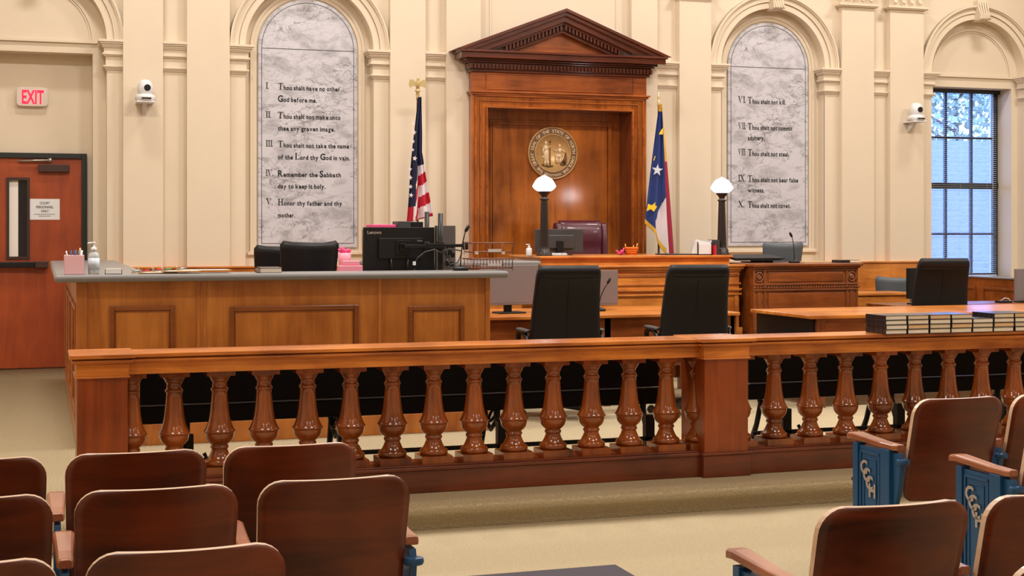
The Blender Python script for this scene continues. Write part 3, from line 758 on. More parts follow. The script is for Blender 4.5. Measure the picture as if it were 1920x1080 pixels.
for z in (lz-.09, lz-.075): mb.box(jx0, lx1, jf-.165, jf-.15, z, z+.006)
for px in (1030, 1380): mb.box(X(px, 13.15)-.02, X(px, 13.15)+.02, jf-.162, jf-.15, .47, zr_-.05)
mb.build('front_panel', 'oakX', t, bev=.003)
def rope(mb, x0, x1, y, z, r=.011, step=.028):
    x = x0
    while x < x1: mb.tube([(x, y, z-r), (x+step*.5, y-r*.7, z), (x+step*.9, y, z+r)], r*.55, 6); x += step
mb = MB(); mb.box(jx0, lx1+.01, jf-.162, jf-.15, zr_-.014, zr_+.014); rope(mb, jx0, lx1, jf-.166, zr_); mb.build('rope_moulding', 'oakX', t)

# desk lamps on the bench
def lamp(px, lab):
    D = 13.45; x = X(px, D); z = jz
    t = thing('bench_lamp', lab, 'lamp', (x, D, z), "lit column lamps on the judge's bench")
    s = .036
    mb = MB()
    mb.lathe([(.082, 0), (.082, .012), (.07, .018), (.068, .05), (.06, .06), (.058, .07)], (x, D, z), 24)
    for k, r in ((0, .07),): pass
    mb.build('base', 'bronze', t)
    mb = MB(); mb.lathe([(.052, .07), (.048, .09), (.045, .2), (.036, .50), (.034, .545), (.032, .552)], (x, D, z), 12, smooth=False)
    mb.build('column', 'bronze', t)
    mb = MB(); mb.lathe([(.034, .55), (.046, .556), (.046, .566), (.032, .57), (.028, .585), (.036, .60), (.058, .625), (.062, .632), (.062, .64)], (x, D, z), 24); mb.build('capital', 'bronze', t)
    mb = MB(); mb.lathe([(.062, .64), (.09, .655), (.112, .68), (.116, .69), (.108, .705), (.10, .72), (.085, .745), (.06, .77), (.03, .785), (.012, .793), (.004, .80)], (x, D, z), 32); mb.build('glass_shade', 'shade', t)
lamp(1020.5, "lit dark column lamp with white glass shade, in front of the round seal")
lamp(1353.5, "lit dark column lamp with white glass shade, beside the second tablet")

# ------------------------------------------------------------------ office chairs
def exec_back(mb, w0, w1, z0, z1, y0, y1, t=.055, roll=.03):
    secs = []; n = 18
    for i in range(n+1):
        v = i/n; z = z0+(z1-z0)*v
        y = y0+(y1-y0)*v-.045*sin(pi*v)*-1
        w = w0+(w1-w0)*v**.7
        th = t*(.8+.25*sin(pi*min(1, v*1.1)))+(roll*max(0, (v-.8)/.2) if v > .8 else 0)
        if v > .9: k = (v-.9)/.1; th *= math.sqrt(max(.02, 1-k*k*.92)); w -= .02*k*k; z = z0+(z1-z0)*v
        if v < .08: k = 1-v/.08; th *= math.sqrt(max(.05, 1-k*k*.9)); w -= .04*k*k
        secs.append(super_sec(0, y, z, w, th, 36, 5))
    mb.loft(secs)
def star_base(t, z=.42, mat='black'):
    mb = MB(); mb.lathe([(.03, .09), (.03, z*.5), (.02, z*.5), (.02, z)], (0, 0, 0), 12)
    mb.build('gas_column', 'blackM', t)
    mb = MB()
    for k in range(5):
        a = 2*pi*k/5+.3; c_, s_ = cos(a), sin(a)
        mb.loft([[(c_*r-s_*w, s_*r+c_*w, zz) for w, zz in ((-ww, zb), (ww, zb), (ww, zt_), (-ww, zt_))] for r, ww, zb, zt_ in ((.02, .03, .085, .13), (.31, .018, .07, .09))], smooth=False)
    mb.build('star_base', mat, t, bev=.004)
    for k in range(5):
        a = 2*pi*k/5+.3; c_, s_ = cos(a), sin(a); mb = MB()
        for d in (-.016, .016):
            cx, cy = c_*.30-s_*d, s_*.30+c_*d
            mb.loft([[(cx+(-s_)*q+c_*.03*cos(b), cy+c_*q+s_*.03*cos(b), .031+.03*sin(b)) for b in [2*pi*j/14 for j in range(14)]] for q in (-.009, .009)])
        mb.build('caster', 'black', t)
def exec_chair(label):
    t = thing('leather_office_chair', label, 'chair', (0, 0, 0), 'high-backed black leather chairs')
    mb = MB(); exec_back(mb, .292, .246, .47, 1.185, -.12, -.26, .05)
    back = mb.build('backrest', 'blackL', t)
    mb = MB()
    def yb(v): return -.12-.14*v+.045*sin(pi*v)
    mb.tube([(0, yb(v)-.05*(.8+.25*sin(pi*v))-.0005, .47+.715*v) for v in [i/12*.86 for i in range(0, 13)]], .0035, 6)
    mb.tube([(x, yb(.86)-.05-.004, .47+.715*.86) for x in (-.215, -.1, 0, .1, .215)], .0035, 6)
    mb.build('seam', 'black', back)
    mb = MB()
    mb.loft([super_sec(0, .06, z, w, d, 32, 5) for z, w, d in ((.42, .23, .22), (.43, .25, .25), (.48, .26, .26), (.505, .25, .25), (.515, .22, .22))]); mb.build('seat', 'blackL', t)
    for s in (-1, 1):
        mb = MB(); pts = [(s*.27, -.12, .47), (s*.29, -.14, .56), (s*.295, -.11, .63), (s*.295, -.02, .665), (s*.295, .12, .665), (s*.295, .19, .64), (s*.29, .2, .56), (s*.26, .16, .47)]
        mb.tube(pts, .02, 10)
        mb.tube([(s*.26, .16, .46), (s*.16, .1, .43)], .016, 8); mb.tube([(s*.27, -.12, .47), (s*.16, -.05, .43)], .016, 8)
        a_ = mb.build('armrest', 'black', t)
        mb = MB(); mb.loft([super_sec(s*.295, .04, z, w, d, 20, 3) for z, w, d in ((.668, .026, .15), (.678, .036, .165), (.69, .034, .16), (.694, .02, .14))]); mb.build('arm_pad', 'dgrey', a_)
    star_base(t)
    return t
ec = exec_chair('high-backed black leather chair in front of the taupe monitors, left of the pair')
def place(o, px, D, rz, z=0): o.location = (X(px, D), D, z); o.rotation_euler = (0, 0, rz)
place(ec, 1052, 10.45, R(-6))
c2 = dup(ec, (0, 0, 0), 0, 'high-backed black leather chair in front of the desk, below the right bench lamp'); place(c2, 1292, 10.4, R(-8))
c3 = dup(ec, (0, 0, 0), 0, 'high-backed black leather chair behind the stacked books, below the window'); place(c3, 1752, 12.0, R(-14))
c4 = dup(ec, (0, 0, 0), 0, 'high-backed black leather chair cut off by the photo edge, behind the books'); place(c4, 1962, 11.9, R(0))

def curved_chair(label, mat, H=1.0, W=.25, dip=.025, name='task_chair', group=None):
    t = thing(name, label, 'chair', (0, 0, 0), group)
    secs = []; n = 14; nx = 14; z0 = H-.45
    mb = MB(); vs = []; rows = []
    for i in range(n+1):
        v = i/n
        w = W*(.86+.14*v) - (.03*((v-.9)/.1)**2 if v > .9 else 0) - (.04*((.1-v)/.1)**2 if v < .1 else 0)
        front = []; backr = []
        for k in range(nx+1):
            q = -1+2*k/nx; x = w*q
            z = z0+(H-z0)*v-(dip*(1-q*q) if v > .5 else 0)*(v-.5)*2
            y = -.18-.05*v+.05*q*q; th = .03*(1-.0*v)*(1-abs(q)**6*.7)*(1 if .05 < v < .95 else .45)
            front.append((x, y+th, z)); backr.append((x, y-th, z))
        rows.append(front+backr[::-1])
    mb.loft(rows); mb.build('backrest', mat, t)
    mb = MB(); mb.loft([super_sec(0, .05, z, w, w, 32, 4) for z, w in ((.44, .2), (.45, .235), (.5, .24), (.52, .2))]); mb.build('seat', mat, t)
    MB().tube([(0, -.02, .43), (0, -.2, .45), (0, -.235, H-.3)], .02, 8).build('back_bracket', 'black', t)
    star_base(t)
    return t
ck = curved_chair('black leather chair with dipped top edge behind the clerk counter, the nearer one', 'blackL', 1.37, .245, .022, group=None)
place(ck, 569, 11.6, R(6))
ck2 = dup(ck, (0, 0, 0), 0, 'black leather chair half hidden behind the nearer chair at the clerk counter'); place(ck2, 517, 12.4, R(8)); ck2.location.z = -.04
wc = curved_chair('slate grey leather chair at the witness stand, under the second tablet', 'greyL', .93, .26, .03); place(wc, 1452, 14.3, R(4), .4)
gc = dup(wc, (0, 0, 0), 0, 'slate grey leather chair behind the small desk beside the witness stand'); place(gc, 1676, 14.75, R(-20), 0)
gc.location.z = -.01

# judge's burgundy chair
t = thing('judge_chair', "burgundy leather executive chair behind the judge's bench", 'chair', (0, 0, 0))
mb = MB(); secs = []
for i in range(15):
    v = i/14; z = .5+.66*v; w = .25; th = .06+(.03*sin(pi*max(0, (v-.55)/.45))); y = .02+.06*v
    if v > .9: th *= math.sqrt(1-((v-.9)/.1)**2*.85)
    secs.append(super_sec(0, y, z, w, th, 32, 5))
mb.loft(secs); mb.build('back_cushion', 'burg', t)
for s in (-1, 1):
    mb = MB(); mb.loft([super_sec(s*.27, .03+.06*(z-.5), z, .035, tt, 16, 3) for z, tt in ((.5, .05), (.6, .08), (.9, .085), (1.08, .08), (1.12, .06), (1.135, .02))]); mb.build('side_bolster', 'burg', t)
    mb = MB(); mb.tube([(s*.3, -.3, .66), (s*.31, -.1, .68), (s*.30, .05, .66)], .025, 8); mb.tube([(s*.3, -.28, .65), (s*.29, -.2, .5)], .02, 8); mb.build('armrest', 'burg', t)
mb = MB(); mb.loft([super_sec(0, -.22, z, w, d, 32, 5) for z, w, d in ((.42, .23, .22), (.44, .27, .26), (.50, .27, .26), (.53, .24, .23))]); mb.build('seat', 'burg', t)
star_base(t)
place(t, 1092, 14.75, R(3), .4)

# ------------------------------------------------------------------ items on the bench
def monitor(label, x, y, z0, w, h, rz=0, tilt=0, stand=True, mat='black', base=True, lift=.1, group=None, screen='black', front=False):
    t = thing('monitor', label, 'monitor', (0, 0, 0), group)
    mb = MB(); mb.box(-w/2, w/2, -.012, .012, lift, lift+h); sc = mb.build('housing', mat, t, bev=.005)
    mb = MB(); s = -1 if front else 1
    mb.box(-w/2+.012, w/2-.012, s*.0125 if s > 0 else -.0135, s*.0135 if s > 0 else -.0125, lift+.02, lift+h-.012); mb.build('screen', screen, t)
    if stand:
        if not front:
            mb = MB(); mb.box(-w*.3, w*.3, -.035, -.012, lift+h*.15, lift+h*.75); mb.build('rear_bulge', mat, sc, bev=.01)
        mb = MB(); yy = .03 if front else -.045
        mb.box(-.035, .035, yy-.012, yy+.012, .012, lift+h*.5); mb.build('stand', 'black', t, bev=.004)
        mb = MB(); mb.box(-.12, .12, -.09, .09, 0, .014); mb.build('foot', 'black', t, bev=.006)
    t.location = (x, y, z0); t.rotation_euler = (0, 0, rz)
    return t
D = 13.75
m1 = monitor("dark grey monitor seen from behind on the judge's bench", X(1048, D), D, jz, X(1092, D)-X(1004, D), .235, R(-4), mat='dgrey', lift=.03)
D = 13.5
def pump(label, x, y, z, h, r, mat, cap='white', lab=None, name='pump_bottle'):
    t = thing(name, label, 'bottle', (x, y, z))
    mb = MB(); mb.lathe([(r*.9, 0), (r, .006), (r, h*.55), (r*.85, h*.64), (r*.4, h*.70), (r*.4, h*.74)], (x, y, z), 20); b = mb.build('bottle', mat, t)
    mb = MB(); mb.lathe([(r*.48, h*.72), (r*.5, h*.82), (r*.2, h*.84), (r*.18, h*.95), (r*.3, h*.96), (r*.3, h)], (x, y, z), 14); mb.tube([(x, y, z+h*.97), (x-r*.95, y, z+h*.965), (x-r*1.05, y, z+h*.93)], r*.15, 6); mb.build('pump', cap, t)
    if lab:
        mb = MB(); mb.lathe([(r*1.01, h*.14), (r*1.01, h*.5)], (x, y, z), 20); mb.build('label', lab, t)
    return t
pump("small white pump bottle at the left of the bench lamp", X(992, D), D, jz, .115, .03, 'white')
mb = MB(); x, y = X(1046, D), D-.02
for k in range(7): mb.add([(x-.08+.022*k+random.uniform(-.01, .01), y+random.uniform(-.03, .03), jz+.002+.0*k), (x-.05+.022*k, y+.04, jz+.03), (x-.04+.022*k, y-.02, jz+.012), (x-.07+.022*k, y-.04, jz+.004)], [(0, 1, 2, 3), (0, 3, 2, 1)])
mb.build('crumpled_tissue', 'white', label="crumpled white tissues beside the bench lamp base", cat='tissue')
# orange wicker basket
x, y = X(1184, D), D; t = thing('wicker_basket', "small orange wicker basket with rabbit-ear handles on the bench", 'basket', (x, y, jz))
mb = MB()
for k in range(16):
    a = 2*pi*k/16; mb.tube([(x+.045*cos(a), y+.045*sin(a), jz+.002), (x+.065*cos(a), y+.065*sin(a), jz+.075)], .004, 5)
for z, r in ((.004, .045), (.025, .051), (.045, .057), (.065, .063), (.075, .066)): mb.tube([(x+r*cos(2*pi*k/24), y+r*sin(2*pi*k/24), jz+z) for k in range(24)], .006, 6, closed=True)
mb.lathe([(.044, 0), (.06, .07), (.001, .068)], (x, y, jz), 16)
mb.build('bowl', 'orange', t)
mb = MB()
for dx, h in ((-.06, .115), (.02, .1), (.055, .12)): mb.tube([(x+dx, y, jz+.06), (x+dx*1.15, y, jz+h)], .006, 6)
mb.build('sticks', 'bag', t)
mb = MB(); x = X(1163, D); 
for k in range(6):
    a = k*1.05; mb.tube([(x, y, jz+.012), (x+.045*cos(a), y+.03*sin(a), jz+.02+.03*(k % 2))], .01, 6)
mb.tube([(x+.02, y, jz+.01), (x+.04, y, jz+.075)], .009, 6)
mb.build('toy_flower', 'hot', label="bright magenta plastic toy beside the orange basket", cat='toy')
# dark pad and document tray at the right end
MB().box(X(1243, D), X(1292, D), D-.12, D+.2, jz, jz+.012).build('desk_pad', 'darkpad', label="thin dark desk pad on the right half of the bench", cat='desk pad', bev=.003)
D2 = 13.42; x0, x1 = X(1302, D2), X(1328, D2)
t = thing('letter_tray', "letter rack of white papers on the bench, left of the lamp", 'tray', (x0, D2, jz))
mb = MB(); mb.box(x0, x1, D2-.08, D2-.07, jz, jz+.13); mb.box(x0, x1, D2-.08, D2+.1, jz, jz+.01); mb.box(x1-.008, x1, D2-.08, D2+.1, jz, jz+.15); mb.box(x0, x0+.008, D2-.08, D2+.1, jz, jz+.15); mb.build('rack', 'white', t)
mb = MB(); mb.add([(x0-.06, D2-.06, jz+.02), (x0+.1, D2-.06, jz+.005), (x0+.12, D2-.055, jz+.13), (x0-.01, D2-.055, jz+.16)], [(0, 1, 2, 3)]); mb.box(x0+.01, x1-.01, D2-.09, D2-.083, jz+.01, jz+.11); mb.build('papers', 'white', t)
mb = MB(); mb.box(X(1329, D2)+.006, X(1329, D2)+.028, D2-.12, D2+.08, jz, jz+.10); mb.build('red_book', 'red', label='thin red book standing beside the letter rack', cat='book')
for k in range(2):
    xx = X(1329, D2)+.03+.022*k
    MB().box(xx+.001, xx+.021, D2-.1, D2+.1, jz, jz+.155).build('ring_binder', 'dgrey', label=('grey binder standing next to the thin red book', 'grey binder standing closest to the right bench lamp')[k], cat='binder', bev=.002)

# ------------------------------------------------------------------ witness stand
wy = 13.0; wx0, wx1 = lx1+.075, X(1608, wy); wz = Z(1500, 494, wy)
t = thing('witness_stand', 'dark carved wooden witness stand with round rosettes and rope moulding', 'witness stand', ((wx0+wx1)/2, 13.4, .4))
mb = MB(); mb.box(wx0-.02, wx1+.04, wy-.05, 13.9, wz-.03, wz); mb.box(wx0, wx1+.02, wy-.03, 13.88, wz-.05, wz-.03); mb.build('top', 'witX', t, bev=.006)
mb = MB(); mb.box(wx0, wx1, wy, wy+.04, .4, wz-.05); mb.box(wx1-.04, wx1, wy+.04, 13.85, .4, wz-.05); mb.box(wx0, wx0+.04, wy+.04, 13.85, .4, wz-.05); mb.build('body', 'witX', t)
zr2 = Z(1500, 538, wy); mb = MB()
for a, b in ((wx0, wx0+.14), (wx1-.14, wx1)):
    mb.box(a, a+.02, wy-.012, wy, .44, wz-.05); mb.box(b-.02, b, wy-.012, wy, .44, wz-.05)
    mb.box(a+.05, b-.05, wy-.01, wy, .5, zr2-.05)
mb.box(wx0, wx1, wy-.02, wy, .4, .46); mb.box(wx0, wx1, wy-.014, wy, wz-.075, wz-.06); mb.box(wx0, wx1, wy-.016, wy, zr2+.02, zr2+.035); mb.box(wx0, wx1, wy-.02, wy, zr2-.035, zr2-.02)
mb.build('pilaster_strips', 'witZ', t, bev=.003)
mb = MB(); mb.box(wx0+.17, wx1-.17, wy-.01, wy, .5, zr2-.06); mb.box(wx0+.17, wx1-.17, wy-.008, wy, zr2+.055, wz-.09); mb.build('raised_panels', 'witX', t, bev=.006)
mb = MB(); rope(mb, wx0, wx1, wy-.018, zr2, .011, .03); mb.build('rope_moulding', 'witX', t)
for cx in (wx0+.07, wx1-.07):
    mb = MB(); cz = (zr2+.04+wz-.075)/2
    for r, yy in ((.045, .012), (.018, .018)):
        mb.tube([(cx+r*cos(2*pi*k/24), wy-yy*.6, cz+r*sin(2*pi*k/24)) for k in range(24)], .008, 6, closed=True)
    mb.loft([[(cx+r*cos(q), wy-yy, cz+r*sin(q)) for q in [2*pi*i/16 for i in range(16)]] for r, yy in ((.035, 0), (.03, .006), (.01, .016), (.002, .018))])
    mb.build('rosette', 'witZ', t)
# tilted monitor, microphone and papers on the stand
D = 13.55
t = thing('monitor', 'black monitor folded nearly flat on the witness stand', 'monitor', (X(1412, D), D, wz))
xa, xb = X(1368, D), X(1460, D); zt0 = Z(1412, 486, D)
mb = MB(); secs = [[(xa, D-.14, zt0-.012), (xa, D+.18, zt0+.03), (xa, D+.18, zt0+.05), (xa, D-.14, zt0+.014)], [(xb-.08, D-.14, zt0-.012), (xb-.08, D+.18, zt0+.03), (xb-.08, D+.18, zt0+.05), (xb-.08, D-.14, zt0+.014)], [(xb, D-.14, zt0+.006), (xb, D+.18, zt0+.038), (xb, D+.18, zt0+.046), (xb, D-.14, zt0+.012)]]
mb.loft(secs, smooth=False); mb.build('housing', 'black', t)
mb = MB(); xm = X(1420, D); mb.box(xm-.05, xm+.05, D-.02, D+.06, wz+.012, zt0+.01); mb.box(xm-.13, xm+.13, D-.1, D+.12, wz, wz+.012); mb.tube([(xm, D, zt0), (xm+.12, D-.12, wz+.015)], .012); mb.build('stand', 'black', t)
def goose(label, x, y, z, h, lean, name='gooseneck_microphone', r=.0045):
    t = thing(name, label, 'microphone', (x, y, z), 'gooseneck microphones')
    mb = MB(); mb.loft([super_sec(x, y, z+a, w, w*.7, 16, 4) for a, w in ((0, .055), (.018, .055), (.03, .035))]); mb.build('base', 'black', t)
    mb = MB(); pts = [(x+lean*(v**2.2), y-.02*v, z+.025+(h-.06)*v) for v in [i/10 for i in range(11)]]; mb.tube(pts, r, 6); mb.build('gooseneck', 'blackM', t)
    e = pts[-1]; d = (lean*.35/abs(lean) if lean else 0); dd = (.022*(1 if lean > 0 else -1), 0, .04)
    mb = MB(); mb.tube([e, (e[0]+dd[0]*.3, e[1], e[2]+dd[2]*.3), (e[0]+dd[0], e[1], e[2]+dd[2]), (e[0]+dd[0]*1.3, e[1], e[2]+dd[2]*1.3)], [.006, .013, .013, .006], 10); mb.build('capsule', 'black', t)
goose('thin black gooseneck microphone on the witness stand', X(1489, 13.25), 13.25, wz, .30, -.035)
mb = MB(); xa = X(1569, 13.2); xb = X(1612, 13.2); mb.box(xa, xb-.03, 13.14, 13.3, wz, wz+.028, 0); mb.box(xa+.12, xb-.028, 13.13, 13.29, wz+.004, wz+.024, 1)
mb.build('book', ['cover', 'page'], label='dark book lying at the right end of the witness stand', cat='book')
MB().box(X(1500, 13.5), X(1560, 13.5), 13.4, 13.62, wz, wz+.006).build('paper_sheet', 'tan', label='tan papers lying flat on the witness stand', cat='paper')

# ------------------------------------------------------------------ clerk counter
CT = 1.158; cf = 10.0
cxl, cxr = .24, X(917, cf)
t = thing('clerk_counter', 'large panelled wooden clerk counter with grey laminate top', 'counter', ((cxl+cxr)/2, cf, 0))
# top: U-shaped slab with rounded nosing
lw = .62; bk = 14.6
def slab(poly, z0, z1, r=.02):
    mb = MB(); mb.prism(poly, 'Z', z0, z1); return mb
xr_ = X(955, 9.86)
mb = slab([(.09, 9.86), (xr_, 9.86), (xr_, 10.24), (.09+lw, 10.24), (.09+lw, bk), (.09, bk)], CT-.05, CT)
mb.build('countertop', 'grey', t, bev=.022, seg=4)
mb = MB(); mb.box(cxl, cxr, cf, cf+.04, 0, CT-.05); mb.box(cxl, cxl+.04, cf+.04, bk-.1, 0, CT-.05); mb.box(cxr-.04, cxr, cf+.04, cf+.24, 0, CT-.05); mb.box(cxl+lw-.3, cxl+lw-.26, cf+.3, bk-.1, 0, CT-.05)
mb.build('carcass', 'oakZ', t)
def frame(mb, a, b, z0, z1, y, w=.032, p=.018):
    mb.box(a, a+w, y-p, y, z0, z1); mb.box(b-w, b, y-p, y, z0, z1); mb.box(a+w, b-w, y-p, y, z1-w, z1); mb.box(a+w, b-w, y-p, y, z0, z0+w)
    mb.box(a+w, a+w*1.35, y-p*.45, y, z0+w, z1-w); mb.box(b-w*1.35, b-w, y-p*.45, y, z0+w, z1-w); mb.box(a+w, b-w, y-p*.45, y, z1-w*1.35, z1-w)
for a, b in ((205, 328), (430, 672), (765, 870)):
    mb = MB(); frame(mb, X(a, cf), X(b, cf), .26, Z((a+b)/2, 573, cf), cf); mb.build('panel_moulding', 'mould', t, bev=.006)
mb = MB()
for px in (372, 384, 712): mb.box(X(px, cf)-.012, X(px, cf)+.012, cf-.008, cf, .12, CT-.05)
mb.box(cxl-.012, cxl+.06, cf-.012, cf, 0, CT-.05); mb.box(cxr-.03, cxr+.005, cf-.012, cf, 0, CT-.05)
mb.box(cxl, cxr, cf-.014, cf, 0, .14)
mb.build('stiles_and_plinth', 'oakZ', t, bev=.004)
mb = MB()
for k in range(4):
    y0 = cf+.1+k*1.1; 
    mb.box(cxl-.018, cxl, y0+.1, y0+.13, .2, .93); mb.box(cxl-.018, cxl, y0+.95, y0+.98, .2, .93); mb.box(cxl-.018, cxl, y0+.13, y0+.95, .90, .93); mb.box(cxl-.018, cxl, y0+.13, y0+.95, .2, .23)
mb.box(cxl-.014, cxl, cf, bk-.1, 0, .12)
mb.build('side_panel_moulding', 'oakY', t, bev=.004)
# rear counter
rx0, rx1 = X(700, 13.2), X(1014, 13.2)
t = thing('rear_counter', "grey-topped counter section abutting the left end of the judge's bench", 'counter', ((rx0+rx1)/2, 13.6, 0))
MB().box(rx0, rx1, 13.18, 14.0, CT-.055, CT-.005).build('countertop', 'grey', t, bev=.02, seg=4)
MB().box(rx0+.05, rx1-.16, 13.3, 13.95, 0, CT-.055).build('carcass', 'oakZ', t)
# low work desk behind the counter with the monitors
t = thing('work_desk', 'work desk tucked behind the clerk counter under the black monitors', 'desk', (X(740, 10.8), 10.8, 0))
wdx0, wdx1 = X(560, 10.8), X(868, 10.8)
MB().box(wdx0, wdx1, 10.30, 10.95, .99, 1.03).build('top', 'grey', t, bev=.008)
MB().box(wdx0+.05, wdx1-.05, 10.35, 10.38, 0, .99).build('modesty_panel', 'oakZ', t)
for x in (wdx0+.03, wdx1-.03): MB().box(x-.02, x+.02, 10.35, 10.9, 0, .99).build('end_panel', 'oakZ', t)
DZ = 1.03

# the black rear-facing monitor with lettering, on its clamp pole
D = 10.62; mx0, mx1 = X(681, D), X(814, D); mz1 = Z(750, 426, D); mz0 = DZ+.045
t = thing('monitor', 'large black monitor seen from behind on a clamp arm, lettered at its corner', 'monitor', ((mx0+mx1)/2, D, mz0))
h_ = MB().box(mx0, mx1, D-.015, D+.015, mz0, mz1).build('housing', 'black', t, bev=.004)
hx0, hx1, hz0, hz1 = X(708, D), X(790, D), Z(750, 485, D), Z(750, 446, D)
MB().box(hx0, hx1, D-.045, D-.015, hz0, hz1).build('rear_bulge', 'black', h_, bev=.006)
vx, vz = X(752, D), Z(752, 464, D)
mb = MB(); mb.box(vx-.055, vx+.055, D-.053, D-.045, vz-.055, vz+.055); mb.box(vx-.025, vx+.025, D-.075, D-.053, vz-.03, vz+.03); mb.build('mount_plate', 'blackM', h_, bev=.003)
mb = MB(); put_text(mb, 'Lenovo', X(689, D-.016), X(715, D-.016), Z(700, 438.5, D), .025, D-.0165, .01); put_text(mb, 'Think', X(779, D), X(789, D), Z(784, 452.5, D), .010, D-.0465, .01); mb.build('lettering', 'silver', h_)
mb = MB(); mb.tube([(X(762, D), D-.05, Z(762, 486, D)), (X(760, D), D-.06, 1.13), (X(768, D), D-.05, 1.10), (X(775, D), D-.05, 1.16)], .006, 6); mb.tube([(X(731, D), D-.04, hz0), (X(732, D), D-.05, 1.15), (X(742, D), D-.05, 1.11)], .006, 6)
mb.build('cable', 'black', h_)
# pole and arms
D = 10.5; t = thing('monitor_pole', 'black clamp pole with horizontal arms between the two monitors', 'monitor arm', (X(826, D), D, DZ))
x = X(826, D); zp = Z(826, 400, D)
mb = MB(); mb.tube([(x, D, DZ+.02), (x, D, zp)], .02, 14); mb.build('pole', 'black', t)
MB().box(x-.05, x+.05, D-.05, D+.05, DZ, DZ+.025).build('clamp', 'black', t, bev=.004)
mb = MB(); za = Z(826, 461, D)
mb.box(X(799, D), x+.025, D-.03, D+.03, za-.018, za+.018); mb.box(X(758, D), X(802, D), D-.02, D+.02, za-.017, za+.010); mb.box(x+.02, X(872, D), D-.02, D+.02, za-.010, za+.014); mb.lathe([(.024, -.03), (.024, .03)], (X(800, D), D, za), 14); mb.lathe([(.03, -.03), (.03, .035)], (x, D, za), 14); mb.lathe([(.022, -.03), (.022, .03)], (X(873, D), D, za), 14)
mb.build('arm', 'black', t, bev=.003)
mb = MB(); mb.tube([(X(775, D), D-.03, Z(775, 493, D)), (X(782, D), D-.04, Z(782, 482, D)), (X(795, D), D-.04, Z(795, 472, D)), (X(812, D), D-.03, Z(812, 468, D)), (x, D-.03, Z(826, 474, D))], .005, 6)
mb.tube([(x, D-.03, Z(826, 472, D)), (X(840, D), D-.03, Z(840, 466, D)), (X(862, D), D-.03, Z(862, 470, D))], .005, 6); mb.tube([(X(836, D), D-.03, Z(836, 486, D)), (X(842, D), D-.03, Z(842, 496, D)), (X(856, D), D-.03, Z(856, 492, D)), (X(864, D), D-.03, Z(864, 474, D))], .005, 6)
mb.build('cable', 'dgrey', t)
mb = MB(); mb.box(X(772, D), X(777, D), D-.045, D-.03, Z(775, 497, D), Z(775, 490, D)); mb.build('plug', 'white', t)
D = 10.9; x = X(800.5, D); t = thing('monitor_pole', 'black upright pole just behind the lettered monitor', 'monitor arm', (x, D, DZ))
MB().tube([(x, D, DZ+.02), (x, D, Z(800, 397, D))], .019, 14).build('pole', 'black', t)
MB().box(x-.05, x+.05, D-.04, D+.04, DZ, DZ+.02).build('clamp', 'black', t)
# angled grey monitor
D = 10.7; t = thing('monitor', 'dark grey monitor turned sideways behind the clamp pole', 'monitor', (X(838, D), D, DZ))
xa, xb = X(817, 10.64), X(853, 10.86); z0, z1 = DZ+.04, Z(845, 423, D)
h_ = MB().prism([(xa, 10.62), (xb, 10.84), (xb-.01, 10.86), (xa-.01, 10.64)], 'Z', z0, z1).build('housing', 'dgrey', t, bev=.004)
mb = MB(); xm, ym = (xa+xb)/2+.03, 10.74
for dx, dz in ((-.02, .04), (.02, .05), (0, .0), (.03, -.02), (-.03, -.08), (.02, -.09)): mb.box(xm+dx-.012, xm+dx+.012, ym-.03+dx, ym-.005+dx, (z0+z1)/2+dz-.018, (z0+z1)/2+dz+.018)
mb.build('mount_plate', 'black', h_)
# microphone with flat base by the trays
goose('gooseneck microphone with silver base on the clerk counter', X(862, 10.08), 10.06, CT, .315, .03)
# wire trays
x0, x1, y0, y1 = X(873, 10.1), X(951, 10.1), 9.93, 10.18
t = thing('wire_tray', 'two-tier copper wire letter tray at the right end of the clerk counter', 'tray', ((x0+x1)/2, 10.05, CT))
for zz in (.0, .115):
    mb = MB()
    for z, g in ((.02, .015), (.085, 0)): mb.tube([(x0+g, y0+g, CT+zz+z), (x1-g, y0+g, CT+zz+z), (x1-g, y1-g, CT+zz+z), (x0+g, y1-g, CT+zz+z)], .004, 6, closed=True)
    n = 12
    for k in range(n+1):
        x = x0+.015+(x1-x0-.03)*k/n
        if zz == 0 or k % 4 == 0:
            mb.tube([(x, y0, CT+zz+.085), (x, y0+.015, CT+zz+.02), (x, y1-.015, CT+zz+.02), (x, y1, CT+zz+.085)], .0023, 5)
    for x in (x0+.01, x1-.01):
        for y in (y0+.01, y1-.01): mb.tube([(x, y, CT+zz), (x, y, CT+zz+.09)], .002, 5)
    mb.build('tier', 'copper', t)
mb = MB(); xc = X(927, 9.95)
for z in (.035, .135): mb.box(xc-.05, xc+.05, y0+.008, y0+.011, CT+z, CT+z+.022)
for px in (893, 943): mb.box(X(px, 9.95)-.012, X(px, 9.95)+.012, y0+.008, y0+.011, CT+.12, CT+.137)
mb.build('label_tag', 'white', t)

